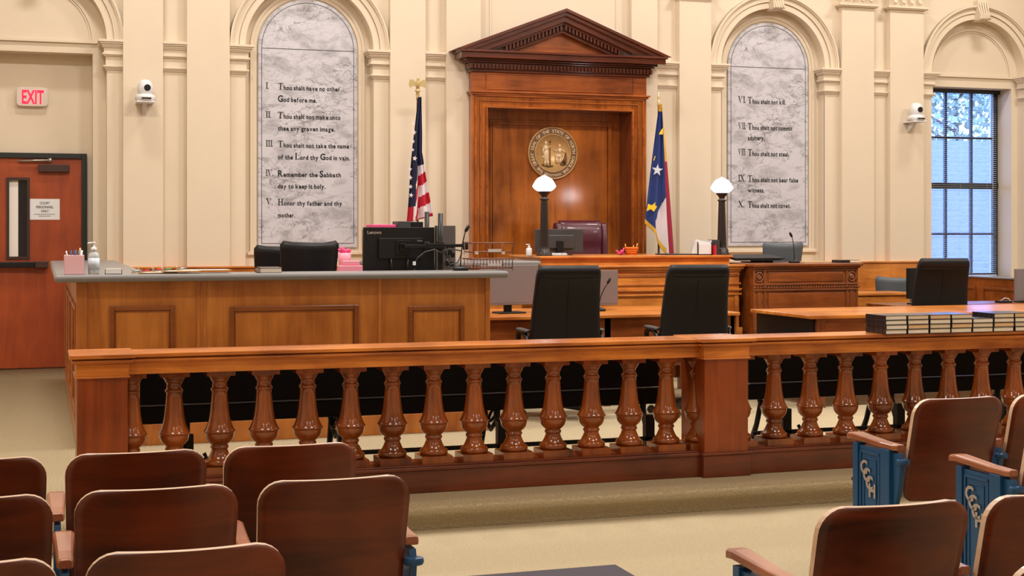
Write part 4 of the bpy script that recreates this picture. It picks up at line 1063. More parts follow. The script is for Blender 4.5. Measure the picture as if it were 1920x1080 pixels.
# small things along the counter, from the left
x, y = X(139, 10.0), 10.0
t = thing('pencil_cup', 'pale pink square cup full of pens at the left corner of the counter', 'cup', (x, y, CT))
s = .064
mb = MB(); mb.box(x-s, x+s, y-s, y-s+.004, CT, CT+.128); mb.box(x-s, x+s, y+s-.004, y+s, CT, CT+.128); mb.box(x-s, x-s+.004, y-s, y+s, CT, CT+.128); mb.box(x+s-.004, x+s, y-s, y+s, CT, CT+.128); mb.box(x-s, x+s, y-s, y+s, CT, CT+.005); mb.build('cup', 'pinkL', t, bev=.002)
for k, (dx, dy, h, m_) in enumerate(((-.05, 0, .155, 'steel'), (-.02, .02, .16, 'navy'), (0, -.02, .158, 'navy'), (.012, .02, .162, 'navy'), (.03, 0, .158, 'dgrey'), (.04, .02, .175, 'tan'), (.05, -.01, .16, 'white'))):
    MB().tube([(x+dx*.6, y+dy, CT+.008), (x+dx, y+dy*1.5, CT+h)], .006, 6).build('pen', m_, label=['silver pen at the left of the pink cup', 'navy marker in the pink cup, left of the navy trio', 'navy marker in the pink cup, nearest of the navy trio', 'navy marker in the pink cup, right of the navy trio', 'dark grey pen in the pink cup', 'tan pencil leaning tallest in the pink cup', 'white pen at the right of the pink cup'][k], cat='pen', group='pens in the pink cup')
pump('tall clear pump bottle of hand sanitiser beside the pink cup', X(176, 10.02), 10.02, CT, .215, .037, 'clear', 'white', 'gel')
x = X(212, 10.0); t = thing('card_holder', 'small white card holder with cards beside the sanitiser bottle', 'card holder', (x, 9.98, CT))
mb = MB(); mb.box(x-.055, x+.055, 9.93, 9.935, CT, CT+.034); mb.box(x-.055, x+.055, 9.93, 9.99, CT, CT+.004); mb.box(x-.055, x-.051, 9.93, 9.99, CT, CT+.03); mb.box(x+.051, x+.055, 9.93, 9.99, CT, CT+.03); mb.build('holder', 'white', t); MB().box(x-.048, x+.048, 9.942, 9.98, CT+.005, CT+.038).build('cards', 'cream', t)
cl = [(262, 10.12, 'steel'), (275, 10.04, 'red'), (300, 10.10, 'red'), (318, 10.02, 'green'), (345, 10.06, 'steel')]
CLW = .115
for k, (px, y, cm) in enumerate(cl):
    x = X(px, y); z = CT+.0045*k
    t = thing('clipboard', ['silver-clip clipboard lying leftmost of the row of clipboards', 'clipboard with first red pen, second from the left', 'clipboard with red pen in the middle of the row', 'clipboard with green pen, under the rightmost board', 'long tan clipboard lying rightmost on the counter'][k], 'clipboard', (x, y, z), 'clipboards lying on the counter')
    L_ = .2 if k < 4 else .31
    MB().box(x-.05, x+L_, y-.1, y+.09, z, z+.004).build('board', 'tan', t)
    MB().box(x-.03, x+L_-.02, y-.09, y+.08, z+.004, z+.0045).build('sheet', 'cream', t)
    mb = MB(); mb.box(x-.05, x-.01, y-.05, y+.05, z+.0045, z+.012); mb.tube([(x-.035, y-.03, z+.01), (x-.055, y-.03, z+.028), (x-.06, y, z+.03), (x-.055, y+.03, z+.028), (x-.035, y+.03, z+.01)], .003, 6); mb.build('clip', 'steel', t)
    mb = MB(); mb.tube([(x-.03, y-.05, z+.015), (x+.02, y+.04, z+.02)], .005, 6); mb.build('pen', cm, t)
x0, x1 = X(484, 9.98), X(526, 9.98)
mb = MB(); mb.box(x0, x1, 9.92, 10.12, CT, CT+.005, 0); mb.box(x0, x1, 9.92, 10.12, CT+.032, CT+.037, 0); mb.box(x0, x0+.005, 9.92, 10.12, CT, CT+.037, 0); mb.box(x0+.006, x1-.003, 9.923, 10.117, CT+.005, CT+.032, 1)
mb.build('book', ['taupe', 'cream'], label='grey-covered book lying alone on the counter edge by the black chair', cat='book')
# pink desk things behind the counter
D = 10.6; t = thing('desk_basket', 'pink desk basket holding magenta things left of the lettered monitor', 'basket', (X(646, D), D, DZ))
x = X(646, D); zb = Z(646, 489, D); mb = MB(); mb.lathe([(.04, DZ-zb+.04), (.045, 0), (.05, .06)], (x, D, zb), 20); mb.build('basket', 'pink', t)
mb = MB()
for k in range(8): a = k*.8; mb.tube([(x+.02*cos(a), D+.02*sin(a), zb+.05), (x+.045*cos(a), D+.03*sin(a), zb+.08+.01*(k % 3))], .009, 6)
mb.build('trinkets', 'hot', t)
t = thing('stapler', 'pink stapler block on the desk left of the lettered monitor', 'stapler', (X(660, D-.1), D-.1, DZ))
xa, xb = X(634, D-.1), X(678, D-.1); zz = Z(655, 495, D-.1); mb = MB(); mb.box(xa, xb, D-.14, D-.06, DZ, zz-.01); mb.box(xa+.03, xb-.02, D-.13, D-.07, zz-.01, zz+.025); mb.build('body', 'pink', t, bev=.006)
D = 11.2; xa, xb, xc, xd = X(691, 11.6), X(737, 11.6), X(741, 11.6), X(788, 11.6); D = 11.6
t = thing('storage_shelf', 'low shelf unit hidden behind the lettered monitor', 'shelf', ((xa+xd)/2, D, 0)); zz = Z(740, 426, D)-.02
mb = MB(); mb.box(xa-.02, xd+.02, D-.15, D+.15, zz-.02, zz); mb.box(xa-.02, xa, D-.15, D+.15, 0, zz-.02); mb.box(xd, xd+.02, D-.15, D+.15, 0, zz-.02); mb.build('frame', 'dgrey', t)
MB().box(xa, xb, D-.1, D+.1, zz, Z(715, 421, D)).build('letter_box', 'hot', label='pink letter box peeping over the lettered monitor', cat='box', bev=.008)
MB().box(xc, X(765, D), D-.1, D+.1, zz, Z(750, 415, D)).build('desk_phone', 'dgrey', label='dark grey box peeping over the monitor, left of the black one', cat='box', bev=.004)
MB().box(X(766, D), xd, D-.1, D+.1, zz, Z(775, 416, D)).build('speaker_box', 'black', label='black box peeping over the monitor, below the striped flag', cat='box', bev=.004)

# ------------------------------------------------------------------ flags
def flag_pole(x, y, z0, z1, label):
    t = thing('flag', label, 'flag', (x, y, z0))
    MB().tube([(x, y, z0+.03), (x, y, z1)], .012, 10).build('pole', 'brassD', t)
    mb = MB(); mb.lathe([(.14, 0), (.14, .015), (.05, .04), (.03, .06)], (x, y, z0), 24); mb.build('stand', 'brassD', t)
    return t
def star(mb, x, y, z, r, rot=0, mi=0):
    pts = [(x+(r if k % 2 == 0 else r*.4)*sin(rot+pi*k/5), y, z+(r if k % 2 == 0 else r*.4)*cos(rot+pi*k/5)) for k in range(10)]
    mb.add(pts, [tuple(range(10))])
# striped flag
D = 14.95; ux = X(783, D); t = flag_pole(ux, D, 0, Z(783, 182, D), 'draped stars and stripes flag on an eagle-topped pole left of the pediment')
zt_, zb_ = Z(783, 183, D), Z(783, 440, D)
def px2(px): return X(px, D)
def us_edge(tv):
    # left and right silhouette in image px for tv=0..1 (y 183..~415)
    y = 183+tv*232
    l = 781-20*tv**.8 ; r = 787+2*tv if tv < .46 else 787.9+(808-787.9)*((tv-.46)/.54)**.9
    return px2(l), px2(r), Z(783, y, D)
mb = MB(); ns, nt_ = 48, 110; vs = []; 
for j in range(nt_+1):
    tv = j/nt_; a, b, z = us_edge(tv)
    for i in range(ns+1):
        s = i/ns; dep = .055*tv**.6*sin(s*pi*4.5+.4+tv*.8)+.02*sin(s*11)
        zz = z-(.10*max(0, tv)*(abs(s-.55)<.0) if False else 0)+(.07*tv*(s-.2) if tv > .5 else .07*tv*(s-.2))
        vs.append((a+(b-a)*s+.004*sin(9*tv+s*5), D-.075+dep, zz))
o = len(mb.v); mb.v += vs
for j in range(nt_):
    for i in range(ns):
        s, tv = (i+.5)/ns, (j+.5)/nt_
        lim = .88 if s < .28 else (.70-.14*(s-.28)/.2 if s < .48 else .56)
        if tv < lim: m_ = 0
        else:
            q = (tv-lim)*(11.5 if s >= .48 else 9.0)+(.5*(s-.48) if s > .48 else .6)
            m_ = 1 if (int(q) % 2 == 0) else 2
            if s < .28: m_ = 2 if (tv-lim+ (s-.0)*.35) < .14 and s < .2 else (1 if s > .2 else 2)
        mb.f.append((o+j*(ns+1)+i, o+j*(ns+1)+i+1, o+(j+1)*(ns+1)+i+1, o+(j+1)*(ns+1)+i)); mb.m.append(m_); mb.sm.append(True)
cloth = mb.build('cloth', ['flagB', 'flagW', 'flagR'], t)
cloth.modifiers.new('thick', 'SOLIDIFY').thickness = .003
mb = MB()
for px, py, r in ((774.5, 232, .022), (776, 248, .026), (774, 265, .022), (773.5, 281, .018), (777.5, 297, .026), (768.5, 317, .022), (769, 333, .024), (769.5, 350, .022), (770.5, 366, .024)):
    star(mb, X(px, D-.14), D-.145, Z(px, py, D-.14), r*1.15, .2)
mb.build('stars', 'flagW', t)
z = Z(783, 182, D); mb = MB()
mb.lathe([(.02, -.02), (.014, 0), (.022, .02), (.018, .05), (.03, .06), (.03, .075), (.01, .08)], (ux, D, z-.0), 14)
zz = z+.08
mb.tube([(ux, D, zz), (ux, D-.005, zz+.05), (ux, D-.01, zz+.085), (ux-.002, D-.015, zz+.115), (ux+.012, D-.02, zz+.125), (ux+.02, D-.022, zz+.118)], [.016, .026, .02, .012, .012, .004], 10)
for s in (-1, 1):
    secs = []
    for k in range(7):
        v = k/6; cx_ = ux+s*(.01+.075*v); top = zz+.06+.045*sin(pi*min(1, v*1.3)*.55)-.0*v; ln = .03+.07*v if v < .9 else .06
        secs.append([(cx_, D-.012, top), (cx_+s*.01*v, D-.012, top-ln), (cx_+s*.01*v, D+.006, top-ln), (cx_, D+.008, top)])
    mb.loft(secs, smooth=False)
mb.build('eagle_finial', 'gold', t)
# blue state flag
D = 15.0; nx = X(1235, D); t = flag_pole(nx, D, .4, Z(1235, 196, D), 'draped dark blue state flag with white star and gold fringe, right of the pediment')
def nc_edge(tv):
    y = 196+tv*280
    l = 1232-24*min(1, tv/.78)**.95 if tv < .78 else 1208
    r = 1236+20*tv**.9
    return X(l, D), X(r, D), Z(1235, y, D)
mb = MB(); vs = []; ns, nt_ = 48, 120
def nc_low(s): return .80+.20*min(1, max(0, (s-.02)/.72))
for j in range(nt_+1):
    tv = j/nt_
    for i in range(ns+1):
        s = i/ns; tt = tv*nc_low(s); a, b, z = nc_edge(tt)
        dep = .05*tt**.6*sin(s*pi*3.2+.8+tt)+.015*sin(s*14+2*tt)
        vs.append((a+(b-a)*s, D-.075+dep, z))
o = len(mb.v); mb.v += vs
for j in range(nt_):
    for i in range(ns):
        s, tv = (i+.5)/ns, (j+.5)/nt_; tt = tv*nc_low(s)
        m_ = 0
        if tt > .36 and s > .83: m_ = 2
        elif tt > .60+.0 and (tt-.645) > (.75-s)*.30 and s > .3 : m_ = 1
        if tv > .955 and s < .78: m_ = 3
        if tt < .05 or (tt < .38 and s > .86): m_ = 3
        mb.f.append((o+j*(ns+1)+i, o+j*(ns+1)+i+1, o+(j+1)*(ns+1)+i+1, o+(j+1)*(ns+1)+i)); mb.m.append(m_); mb.sm.append(True)
cloth = mb.build('cloth', ['ncB', 'flagW', 'ncR', 'fringe'], t)
cloth.modifiers.new('thick', 'SOLIDIFY').thickness = .003
mb = MB(); star(mb, X(1232.5, D-.15), D-.15, Z(1232, 319, D-.15), .07, .1); mb.build('star', 'starg', t)
mb = MB()
def scroll(pts): mb.add([(X(a, D-.15), D-.152, Z(a, b, D-.15)) for a, b in pts], [tuple(range(len(pts)))])
scroll([(1212, 396), (1215, 382), (1222, 385), (1229, 379), (1228, 385), (1232, 387), (1226, 397), (1220, 392)])
scroll([(1235, 252), (1240, 243), (1243, 240), (1243, 252)]); scroll([(1225, 300), (1228, 292), (1229, 293), (1226, 302)])
mb.build('scrolls', 'yellow', t)
z = Z(1235, 196, D); MB().lathe([(.01, -.02), (.018, 0), (.01, .015), (.018, .03), (.008, .04), (.014, .07), (.008, .11), (.001, .15)], (nx, D, z), 12).build('spear_finial', 'gold', t)

# ------------------------------------------------------------------ well desk in front of the bench with two taupe monitors
dy0, dy1, dz = 11.0, 12.15, .757
dx0, dx1 = X(880, dy0), X(1388, dy0)
t = thing('well_desk', 'long low wooden desk in front of the bench, behind the two black chairs', 'desk', ((dx0+dx1)/2, 11.5, 0))
MB().box(dx0, dx1, dy0, dy1, dz-.03, dz).build('top', 'oakX', t, bev=.006)
MB().box(dx0+.04, dx1-.04, dy0+.03, dy0+.055, .32, dz-.03).build('apron', 'witX', t)
MB().box(dx0+.04, dx1-.04, dy1-.06, dy1-.035, .1, dz-.03).build('rear_panel', 'witX', t)
for x in (dx0+.05, (dx0+dx1)/2, dx1-.05):
    for y in (dy0+.06, dy1-.08): MB().box(x-.03, x+.03, y-.03, y+.03, 0, dz-.03).build('leg', 'witZ', t, bev=.004)
D = 11.4
def flatmon(label, pl_, pr, pt, pb, D, rz, z0):
    xa, xb = X(pl_, D), X(pr, D); w = (xb-xa)/cos(rz); h = Z((pl_+pr)/2, pt, D)-Z((pl_+pr)/2, pb, D); lift = Z((pl_+pr)/2, pb, D)-z0
    return monitor(label, (xa+xb)/2, D, z0, w, h, rz, lift=max(.03, lift), mat='taupe', screen='taupe', front=True)
flatmon('taupe monitor on the low desk at the end of the clerk counter', 898, 1010, 497, 572, 11.45, R(5), dz)
flatmon('taupe monitor half hidden behind the left black leather chair', 1056, 1156, 507, 573, 11.7, R(-6), dz)
goose('black gooseneck microphone rising beside the left black chair', X(1123, 11.5), 11.5, dz, .27, .07)

# ------------------------------------------------------------------ counsel table at the right
qy0, qy1 = 10.37, 11.42
qx0, qx1 = X(1530, qy0), 8.9
t = thing('counsel_table', 'wide wooden counsel table with an open black side, behind the books', 'table', ((qx0+qx1)/2, 10.9, 0))
MB().box(qx0-.05, qx1, qy0, qy1, .727, .757).build('top', 'oakX', t, bev=.006)
MB().box(qx0, qx0+.02, qy0+.05, qy1-.03, .1, .727).build('side_panel', 'black', t)  # black sheet stands in for the shade in the table's open side
MB().box(qx0+.02, qx0+.10, qy0+.02, qy0+.06, 0, .727).build('corner_post', 'witZ', t)
MB().box(qx0+.10, qx1-.1, qy0+.035, qy0+.055, .35, .727).build('apron', 'witX', t)
MB().box(qx0+.10, qx0+.95, qy0+.022, qy0+.035, .46, .69).build('drawer', 'witX', t, bev=.004)
for x, y in ((qx0+.05, qy1-.08), (qx1-.1, qy0+.08), (qx1-.1, qy1-.08)): MB().box(x-.03, x+.03, y-.03, y+.03, 0, .727).build('leg', 'witZ', t)
# second desk beyond with monitors
ey0, ey1, ez = 12.45, 13.0, .70
t = thing('side_desk', 'dark desk carrying monitors beyond the counsel table', 'desk', (9.5, 12.7, 0)); ex0_ = X(1675, 12.5)
MB().box(ex0_, 10.55, ey0, ey1, ez-.03, ez).build('top', 'witX', t, bev=.005)
MB().box(ex0_+.03, 10.5, ey0+.03, ey0+.05, .1, ez-.03).build('modesty_panel', 'witX', t)
for x in (ex0_+.03, 10.5): MB().box(x-.02, x+.02, ey0+.05, ey1-.05, 0, ez-.03).build('end_panel', 'witZ', t)
D = 12.6
flat = monitor('black monitor half hidden behind the black chair below the window', X(1728, D), D, ez, .40, .31, R(10), lift=.06, front=True)
monitor('taupe grey monitor at the right edge of the photo below the window', X(1928, D), D, ez, .34, .33, R(0), lift=.02, mat='taupe', screen='taupe', front=True)
x = X(1882, D); mb = MB(); mb.box(x-.07, x+.07, D-.05, D+.05, ez, ez+.02); mb.tube([(x-.04, D, ez+.022), (x, D-.02, ez+.05), (x+.06, D, ez+.04), (x+.07, D-.03, ez+.01)], .004, 6, 1)
mb.build('power_adapter', ['black', 'white'], label='black device with a white cable on the desk under the window', cat='device')
# small desk by the wainscot
sy0 = 14.0; ax0, ax1 = X(1604, sy0), X(1712, sy0); az = Z(1650, 549, sy0)
t = thing('small_desk', 'small wooden desk between the witness stand and the window', 'desk', ((ax0+ax1)/2, 14.2, 0))
MB().box(ax0, ax1, sy0, 14.5, az-.03, az).build('top', 'oakX', t, bev=.004); MB().box(ax0+.03, ax1-.03, sy0+.02, sy0+.04, .1, az-.03).build('front_panel', 'oakX', t)
for x in (ax0+.03, ax1-.03): MB().box(x-.02, x+.02, sy0+.05, 14.46, 0, az-.03).build('end_panel', 'oakZ', t)
# jury box rail running toward the camera
JX = 10.62
t = thing('jury_box', 'dark panelled jury box front with a grey ledge below the window', 'jury box', (JX, 14, 0))
MB().box(JX-.02, JX+.2, 12.0, 15.44, .885, .905).build('ledge', 'grey', t, bev=.006)
mb = MB(); mb.box(JX, JX+.04, 12.05, 15.44, 0, .885)
mb.build('front', 'witX', t)
mb = MB()
for k in range(4):
    a = 12.15+k*.82
    mb.box(JX-.015, JX, a, a+.03, .2, .78); mb.box(JX-.015, JX, a+.66, a+.69, .2, .78); mb.box(JX-.015, JX, a+.03, a+.66, .75, .78); mb.box(JX-.015, JX, a+.03, a+.66, .2, .23)
mb.build('panel_moulding', 'witZ', t, bev=.004)

# ------------------------------------------------------------------ balustrade
by0, by1 = 7.72, 7.94; bc = 7.83
RZ = .812
t = thing('balustrade', 'long turned-baluster wooden rail dividing the gallery from the court', 'balustrade', (3.7, bc, 0))
pL = (.178, .430); pM = (3.70, 3.985)
ends = [(pL[1], pM[0]), (pM[1], 7.6)]
for a, b in ends:
    mb = MB(); mb.box(a, b, by0, by1, .702, .762); mb.build('frieze', 'railX', t, bev=.003)
    mb = MB()
    for z0, z1, p in ((.762, .770, .010), (.770, .784, .024), (.784, .792, .006), (.792, RZ, .034)): mb.box(a, b, by0-p, by1+p, z0, z1)
    mb.build('cap_rail', 'railX', t, bev=.004)
    mb = MB(); mb.box(a, b, by0-.02, by1+.02, 0, .125); mb.box(a, b, by0-.03, by1+.03, .125, .145); mb.box(a, b, by0-.012, by1+.012, .145, .152); mb.build('plinth', 'baseX', t, bev=.004)
for a, b in (pL, pM):
    mb = MB(); mb.box(a, b, by0-.055, by1+.05, 0, .70); p = mb.build('post', 'postZ', t, bev=.005)
    mb = MB()
    mb.box(a-.005, b+.005, by0-.06, by1+.055, .70, .765)
    for z0, z1, q in ((.692, .702, .012), (.765, .773, .012), (.773, .786, .026), (.786, .794, .008), (.794, RZ+.003, .037)): mb.box(a-q, b+q, by0-.055-q, by1+.05+q, z0, z1)
    mb.build('post_cap', 'railX', p, bev=.004)
    mb = MB(); mb.box(a-.012, b+.012, by0-.067, by1+.062, 0, .13); mb.box(a-.02, b+.02, by0-.075, by1+.07, .13, .145); mb.build('post_base', 'baseX', p, bev=.004)
mb0 = MB(); s = .088
mb0.box(-s, s, -s, s, 0, .04)
prof = [(.072, .04), (.078, .046), (.080, .056), (.078, .068), (.066, .076), (.062, .080), (.052, .098), (.044, .118), (.042, .128), (.047, .133), (.049, .139), (.047, .145), (.042, .149),
        (.047, .156), (.058, .165), (.070, .18), (.076, .197), (.0785, .210), (.079, .219), (.084, .221), (.084, .225), (.078, .230), (.075, .238), (.068, .252), (.061, .272), (.055, .30), (.050, .335), (.046, .375), (.043, .41), (.0415, .437),
        (.048, .442), (.0495, .448), (.047, .454), (.0405, .458), (.0405, .487), (.046, .492), (.050, .499), (.052, .506), (.060, .516), (.064, .524)]
mb0.lathe(prof, (0, 0, 0), 28)
mb0.box(-.075, .075, -.075, .075, .524, .55)
bal = mb0.build('baluster', 'balu', t)
me = bal.data
bal_x = [.678+.2375*k for k in range(-1, 13)]+[3.72]+[3.99]+[X(1451, bc)+.248*k for k in range(0, 14)]
bal_x = [.455]+[.678+.2375*k for k in range(0, 13)]+[3.735, 4.0]+[X(1451, bc)+.248*k for k in range(0, 14)]
for k, x in enumerate(bal_x):
    o = bal if k == 0 else bal.copy()
    if k: C.objects.link(o)
    o.parent = t; o.location = (x-3.7, 0, .152)
for v in me.vertices:      # the builder shifted the mesh to the thing's origin
    v.co = (v.co[0]+3.7, v.co[1]+bc, v.co[2])

# ------------------------------------------------------------------ books on the rail
cols = [4, 4, 4, 4, 3, 4, 4]
t0 = thing('hymnal', '', 'book', (0, 0, 0))
bw, bl, bt = .150, .225, .0285
MB().box(0, bw, 0, bl, 0, .0025).box(0, bw, 0, bl, bt-.0025, bt).build('cover', 'cover', t0)
mbp = MB(); mbp.box(.002, bw-.004, .004, bl-.004, .0025, bt-.0025); mbp.build('pages', 'page', t0)
mbs = MB(); mbs.box(-.003, .001, 0, bl, 0, bt)
for q in (.03, .08, .14, .19): mbs.box(-.005, -.003, q, q+.006, .001, bt-.001)
mbs.build('spine', 'cover', t0, bev=.0015)
t0.name = 'book'
ordn = ['first', 'second', 'third', 'fourth', 'fifth', 'sixth', 'seventh']
lvl = ['bottom layer', 'second layer up', 'third layer up', 'fourth layer up']
pcols = ['page', 'page', 'page']
x = X(1659, 7.68); first = True
shade_pages = [plain('pages_%d' % i, c_, .85, vary=.08, vscale=20) for i, c_ in enumerate(((240, 226, 208), (232, 192, 148), (244, 234, 220), (230, 210, 184)))]
for ci, n in enumerate(cols):
    for k in range(n):
        lab = 'dark book on the rail, %s stack from the left, %s' % (ordn[ci], lvl[k])
        loc = (x+ci*(bw+.0065)+random.uniform(-.002, .002), 7.66+.09*0+random.uniform(0, .006), RZ+.0005+k*(bt+.0004))
        if first: b = t0; b.location = loc; b['label'] = lab; b['group'] = 'books stacked on the balustrade'; first = False
        else: b = dup(t0, loc, 0, lab, 'books stacked on the balustrade')
        b['pg'] = 0; del b['pg']
        pm = shade_pages[(ci*2+k*3) % 4 if not (ci == 0) else 2]
        for ch in b.children:
            if ch.name.startswith('pages'):
                ch.material_slots[0].link = 'OBJECT'; ch.material_slots[0].material = pm

# ------------------------------------------------------------------ black benches with iron legs
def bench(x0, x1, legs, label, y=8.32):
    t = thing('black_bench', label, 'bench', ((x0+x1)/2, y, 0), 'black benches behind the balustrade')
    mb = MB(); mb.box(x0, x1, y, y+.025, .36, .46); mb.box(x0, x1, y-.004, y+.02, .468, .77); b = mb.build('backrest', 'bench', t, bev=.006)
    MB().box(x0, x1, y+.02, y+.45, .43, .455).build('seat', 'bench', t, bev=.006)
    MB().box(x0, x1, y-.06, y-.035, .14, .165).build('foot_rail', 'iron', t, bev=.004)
    MB().box(x0, x1, y-.012, y-.004, .462, .467).build('trim_strip', 'dgrey', t)  # lighter grey strip painted in as the thin highlight between the slats
    for lx in legs:
        mb = MB()
        mb.tube([(lx, y+.03, .46), (lx, y+.06, .33), (lx, y+.0, .2), (lx, y-.08, .1), (lx, y-.12, .012)], [.022, .022, .018, .018, .022], 8)
        mb.tube([(lx, y+.4, .43), (lx, y+.3, .3), (lx, y+.36, .15), (lx, y+.44, .012)], [.022, .02, .018, .022], 8)
        mb.tube([(lx, y+.05, .3), (lx, y+.18, .22), (lx, y+.32, .28)], .014, 8)
        mb.tube([(lx+.03*cos(q), y+.12+.05*sin(q), .33+.05*cos(q)) for q in [i*.5 for i in range(10)]], .01, 6)
        mb.box(lx-.03, lx+.03, y-.06, y-.01, .1, .3)
        mb.tube([(lx, y-.03, .2), (lx+.07, y-.04, .12), (lx+.11, y-.04, .15), (lx+.09, y-.04, .19)], .012, 6)
        mb.build('leg', 'iron', t)
YB = 8.32
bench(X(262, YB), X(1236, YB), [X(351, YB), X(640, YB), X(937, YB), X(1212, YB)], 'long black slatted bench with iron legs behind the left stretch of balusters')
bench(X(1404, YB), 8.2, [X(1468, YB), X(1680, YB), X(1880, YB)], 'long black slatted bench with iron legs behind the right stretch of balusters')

# ------------------------------------------------------------------ gallery seats
SW = .475
def seat_back(mb, w=SW/2, z0=.37, z1=.85, r=.075):
    n = 26; nx = 16; rows = []
    for i in range(n+1):
        z = z0+(z1-z0)*(i/n if i < 16 else 16/n+(1-16/n)*(1-(1-(i-16)/(n-16))**1.7))
        ww = w
        d = z-(z1-r)
        if d > 0: ww = w-(r-math.sqrt(max(0, r*r-d*d)))
        d = (z0+r)-z
        if d > 0: ww = w-(r-math.sqrt(max(0, r*r-d*d)))*.6
        ww -= .012*(1-(z-z0)/(z1-z0))
        fr, bk_ = [], []
        for k in range(nx+1):
            q = -1+2*k/nx; x = ww*q; yb = .03-.13*(z-z0)/(z1-z0)-.028*(1-q*q)
            bk_.append((x, yb-.011, z)); fr.append((x, yb+.011, z))
        rows.append(bk_+fr[::-1])
    m = len(rows[0]); vs = [p for q in rows for p in q]
    base = len(mb.v); mb.v += vs
    for i in range(n):
        for k in range(m):
            l = (k+1) % m; edge = (k == nx or k == m-1)
            mb.f.append((base+i*m+k, base+i*m+l, base+(i+1)*m+l, base+(i+1)*m+k)); mb.m.append(1 if edge or i == n-1 and False else 0); mb.sm.append(not edge)
    for i, rev in ((0, True), (n, False)):
        for k in range(nx):
            a, b, c_, d_ = base+i*m+k, base+i*m+k+1, base+i*m+(m-2-k), base+i*m+(m-1-k)
            mb.f.append((a, b, c_, d_)); mb.m.append(1); mb.sm.append(False)
def build_seat(end=None, right_end=False):
    t = thing('gallery_seat', 'x', 'seat', (0, 0, 0))
    mb = MB(); seat_back(mb); mb.build('backrest', ['seat', 'edge'], t)
    mb = MB(); mb.loft([[(-.21, y, z), (.21, y, z), (.21, y, z+.018), (-.21, y, z+.018)] for y, z in ((.06, .385), (.15, .40), (.30, .415), (.42, .41), (.45, .395))], smooth=False); mb.build('seat', 'seat', t, bev=.006)
    sides = [-1]+([1] if right_end else [])
    for s in sides:
        x = s*(SW/2+.022); deco = (end and s == -1)
        mb = MB()
        if deco:
            mb.box(x-.02, x+.012, .04, .29, .02, .60); mb.box(x-.03, x+.015, .27, .31, 0, .61); mb.box(x-.03, x+.02, .02, .09, .30, .61)
            y0, y1, z0, z1 = .10, .262, .10, .58
            for e, p in ((0, .006), (.02, .0)):
                pass
            mb.box(x-.026, x-.02, y0, y0+.012, z0, z1); mb.box(x-.026, x-.02, y1-.012, y1, z0, z1); mb.box(x-.026, x-.02, y0, y1, z1-.012, z1); mb.box(x-.026, x-.02, y0, y1, z0, z0+.012)
            mb.box(x-.024, x-.02, y0+.03, y0+.036, z0+.03, z1-.03); mb.box(x-.024, x-.02, y1-.036, y1-.03, z0+.03, z1-.03); mb.box(x-.024, x-.02, y0+.03, y1-.03, z1-.036, z1-.03); mb.box(x-.024, x-.02, y0+.03, y1-.03, z0+.03, z0+.036)
            mb.box(x-.024, x-.02, y0+.02, y1-.02, z0+.07, z0+.074)
            mb.prism([(.02, .30), (.09, .30), (.09, .60), (-.03, .60), (-.045, .56), (-.02, .42)], 'X', x-.012, x+.012)
            mb.box(x-.03, x+.03, -.0, .32, 0, .025)
        else:
            mb.prism([(.06, .0), (.12, .0), (.11, .42), (.12, .60), (-.03, .60), (-.045, .56), (-.02, .42), (.04, .30)], 'X', x-.012, x+.012)
            mb.box(x-.025, x+.025, -.03, .30, 0, .022)
            mb.prism([(.1, .55), (.22, .59), (.28, .61), (.1, .61)], 'X', x-.01, x+.01)
        mb.lathe([(.03, -.012), (.034, 0), (.03, .012)], (x, -.045, .565), 16, sy=.8)
        sd = mb.build('standard', 'blueP', t, bev=.003)
        if deco:
            mb = MB()
            def lt(ch, yc, zb, h):
                vs, fs, w = glyphs(ch, .035); k = h/.72
                mb.add([(x-.0275, yc-(v[0]-w/2)*k*.95, zb+v[1]*k) for v in vs], fs)
            for i_, ch in enumerate('CCCH'): lt(ch, .222-.022*i_, .475-.034*i_, .062)
            mb.build('monogram', 'silver', sd)
        mb = MB(); secs = []
        for y, w, z in ((-.03, .02, .612), (.0, .025, .61), (.1, .026, .612), (.22, .03, .62), (.31, .034, .626), (.35, .032, .622), (.372, .022, .616)):
            secs.append([(x-w, y, z), (x+w, y, z), (x+w, y, z+.022), (x+w*.7, y, z+.028), (x-w*.7, y, z+.028), (x-w, y, z+.022)])
        mb.loft(secs, smooth=False); mb.build('armrest', 'arm', t, bev=.004)
    return t
pr_mid = build_seat(); pr_end = build_seat(end=True); pr_right = build_seat(right_end=True)
used = set()
def seat(proto, x, D, lab, rz=0, sc=None, grp='folding wooden gallery seats'):
    if proto.name not in used:
        used.add(proto.name); o = proto; o.location = (x, D, GF); o.rotation_euler = (0, 0, rz); o['label'] = lab; o['group'] = grp
        if sc: o.scale = sc
    else: o = dup(proto, (x, D, GF), rz, lab, grp, sc)
    return o
OFF = .085
# left block
r1, r2, r3 = 5.10+OFF, 4.37+OFF, 3.52+OFF
seat(pr_mid, .846-1.06, r1, 'wooden gallery seat at the left photo edge, in the row nearest the balustrade')
seat(pr_mid, .846-.53, r1, 'wooden gallery seat in the row nearest the balustrade, in front of the left post')
seat(pr_right, .846, r1, 'wooden gallery seat ending the left block in the row nearest the balustrade')
seat(pr_mid, .86-1.06, r2, 'wooden gallery seat at the left photo edge, in the middle row of the left block')
seat(pr_mid, .86-.53, r2, 'wooden gallery seat in the middle row, between two others of the left block')
seat(pr_right, .86, r2, 'large dark wooden gallery seat ending the middle row of the left block, beside the aisle')
seat(pr_mid, .335-.53, r3, 'wooden gallery seat at the bottom left corner of the photo')
seat(pr_right, .335, r3, 'wooden gallery seat cut off by the bottom edge, nearest of the left block')
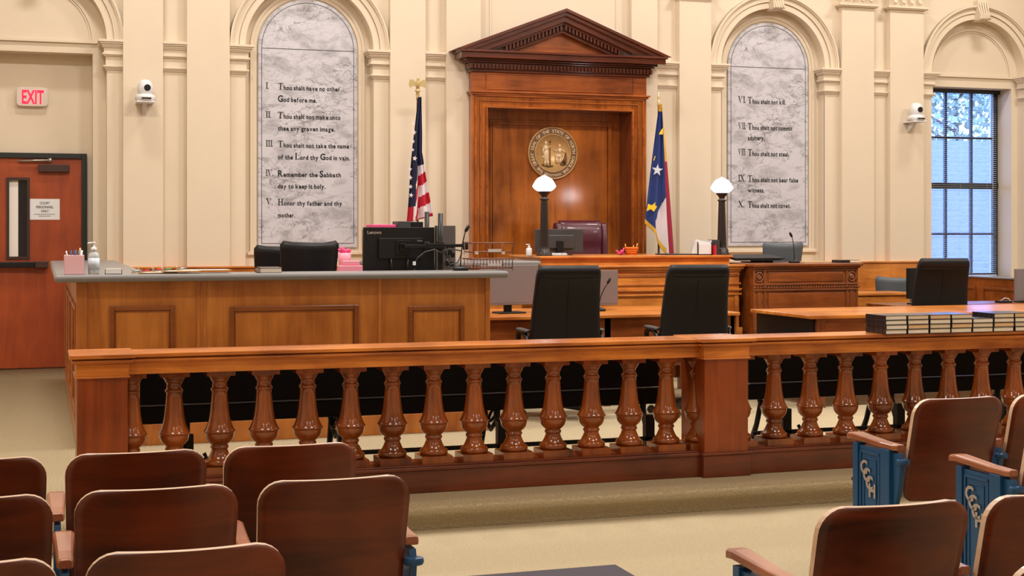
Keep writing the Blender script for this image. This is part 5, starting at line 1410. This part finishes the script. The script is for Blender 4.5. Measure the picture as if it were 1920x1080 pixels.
# right block
f1, f2, f4, f5 = 5.58+OFF, 4.84+OFF, 3.48+OFF, 2.76+OFF
seat(pr_end, 3.955, f1, 'front wooden gallery seat with blue monogrammed end panel, nearest the balustrade', R(2), (1.02, 1, 1))
seat(pr_mid, 4.49, f1+.015, 'wooden gallery seat right of the front seat with the blue end panel', R(2), (1.02, 1, 1))
xr2 = X(1905, f2)+SW/2
seat(pr_end, 4.0, f2, 'wooden gallery seat with blue monogrammed end panel at the right photo edge', R(1))
seat(pr_end, X(1527, 3.48)+SW/2+.01, f4, 'large wooden gallery seat at the bottom right with its arm reaching left')
seat(pr_mid, X(1527, 3.48)+SW/2+.01+.535, f4, 'wooden gallery seat at the right edge, right of the large bottom seat')
seat(pr_end, X(1893, 2.76)+SW/2, f5, 'wooden gallery seat with only its corner showing at the bottom right')
for p in (pr_mid, pr_end, pr_right): pass
# dark mat on the gallery floor
MB().box(X(782, 6.35), X(1158, 6.35), 5.5, 6.38, GF, GF+.012).build('floor_mat', 'mat', label='dark grey mat on the beige carpet at the bottom edge', cat='mat')

# ================================================================== lights
def area(name, x, y, z, sx, sy, power, col=(1, .93, .82), rot=(0, 0, 0)):
    l = bpy.data.lights.new(name, 'AREA'); l.shape = 'RECTANGLE'; l.size = sx; l.size_y = sy; l.energy = power; l.color = col
    o = bpy.data.objects.new(name, l); C.objects.link(o); o.location = (x, y, z); o.rotation_euler = rot; return o
LC = (1, .955, .89)
for x in (.4, 3.0, 5.6, 8.2, 10.8): area('ceiling_light_wall', x, 13.9, TOP-.05, .7, .35, 38, LC)
for x in (-.5, 3.8, 8.0, 12.0):
    area('ceiling_light_well', x, 9.4, TOP-.05, 1.2, .6, 150, LC)
for x in (-.5, 3.8, 8.0):
    area('ceiling_light_gallery', x, 4.6, TOP-.05, 1.2, .6, 44, LC)
    area('ceiling_light_rear', x, .2, TOP-.05, 1.2, .6, 26, LC)
for o in list(bpy.data.objects):
    if o.type == 'LIGHT': o['kind'] = 'helper'
W = bpy.data.worlds.new('World'); bpy.context.scene.world = W; W.use_nodes = True
bg = W.node_tree.nodes['Background']; bg.inputs[0].default_value = (.26, .42, 1.0, 1); bg.inputs[1].default_value = 8.0

# ================================================================== camera
cam = bpy.data.cameras.new('camera'); co = bpy.data.objects.new('camera', cam); C.objects.link(co)
co.location = (0, 0, EYE); co.rotation_euler = (R(90), 0, -TH)
cam.sensor_width = 36; cam.lens = F/1920*36; cam.shift_y = -(540-432)/1920; cam.clip_end = 200; cam.clip_start = .05
sc = bpy.context.scene; sc.camera = co
sc.view_settings.view_transform = 'Standard'; sc.view_settings.look = 'None'; sc.view_settings.gamma = 1; sc.view_settings.use_curve_mapping = False
sc.view_settings.exposure = 0.58
sc.cycles.use_denoising = True
sc.cycles.max_bounces = 6; sc.cycles.diffuse_bounces = 4; sc.cycles.caustics_reflective = False; sc.cycles.caustics_refractive = False
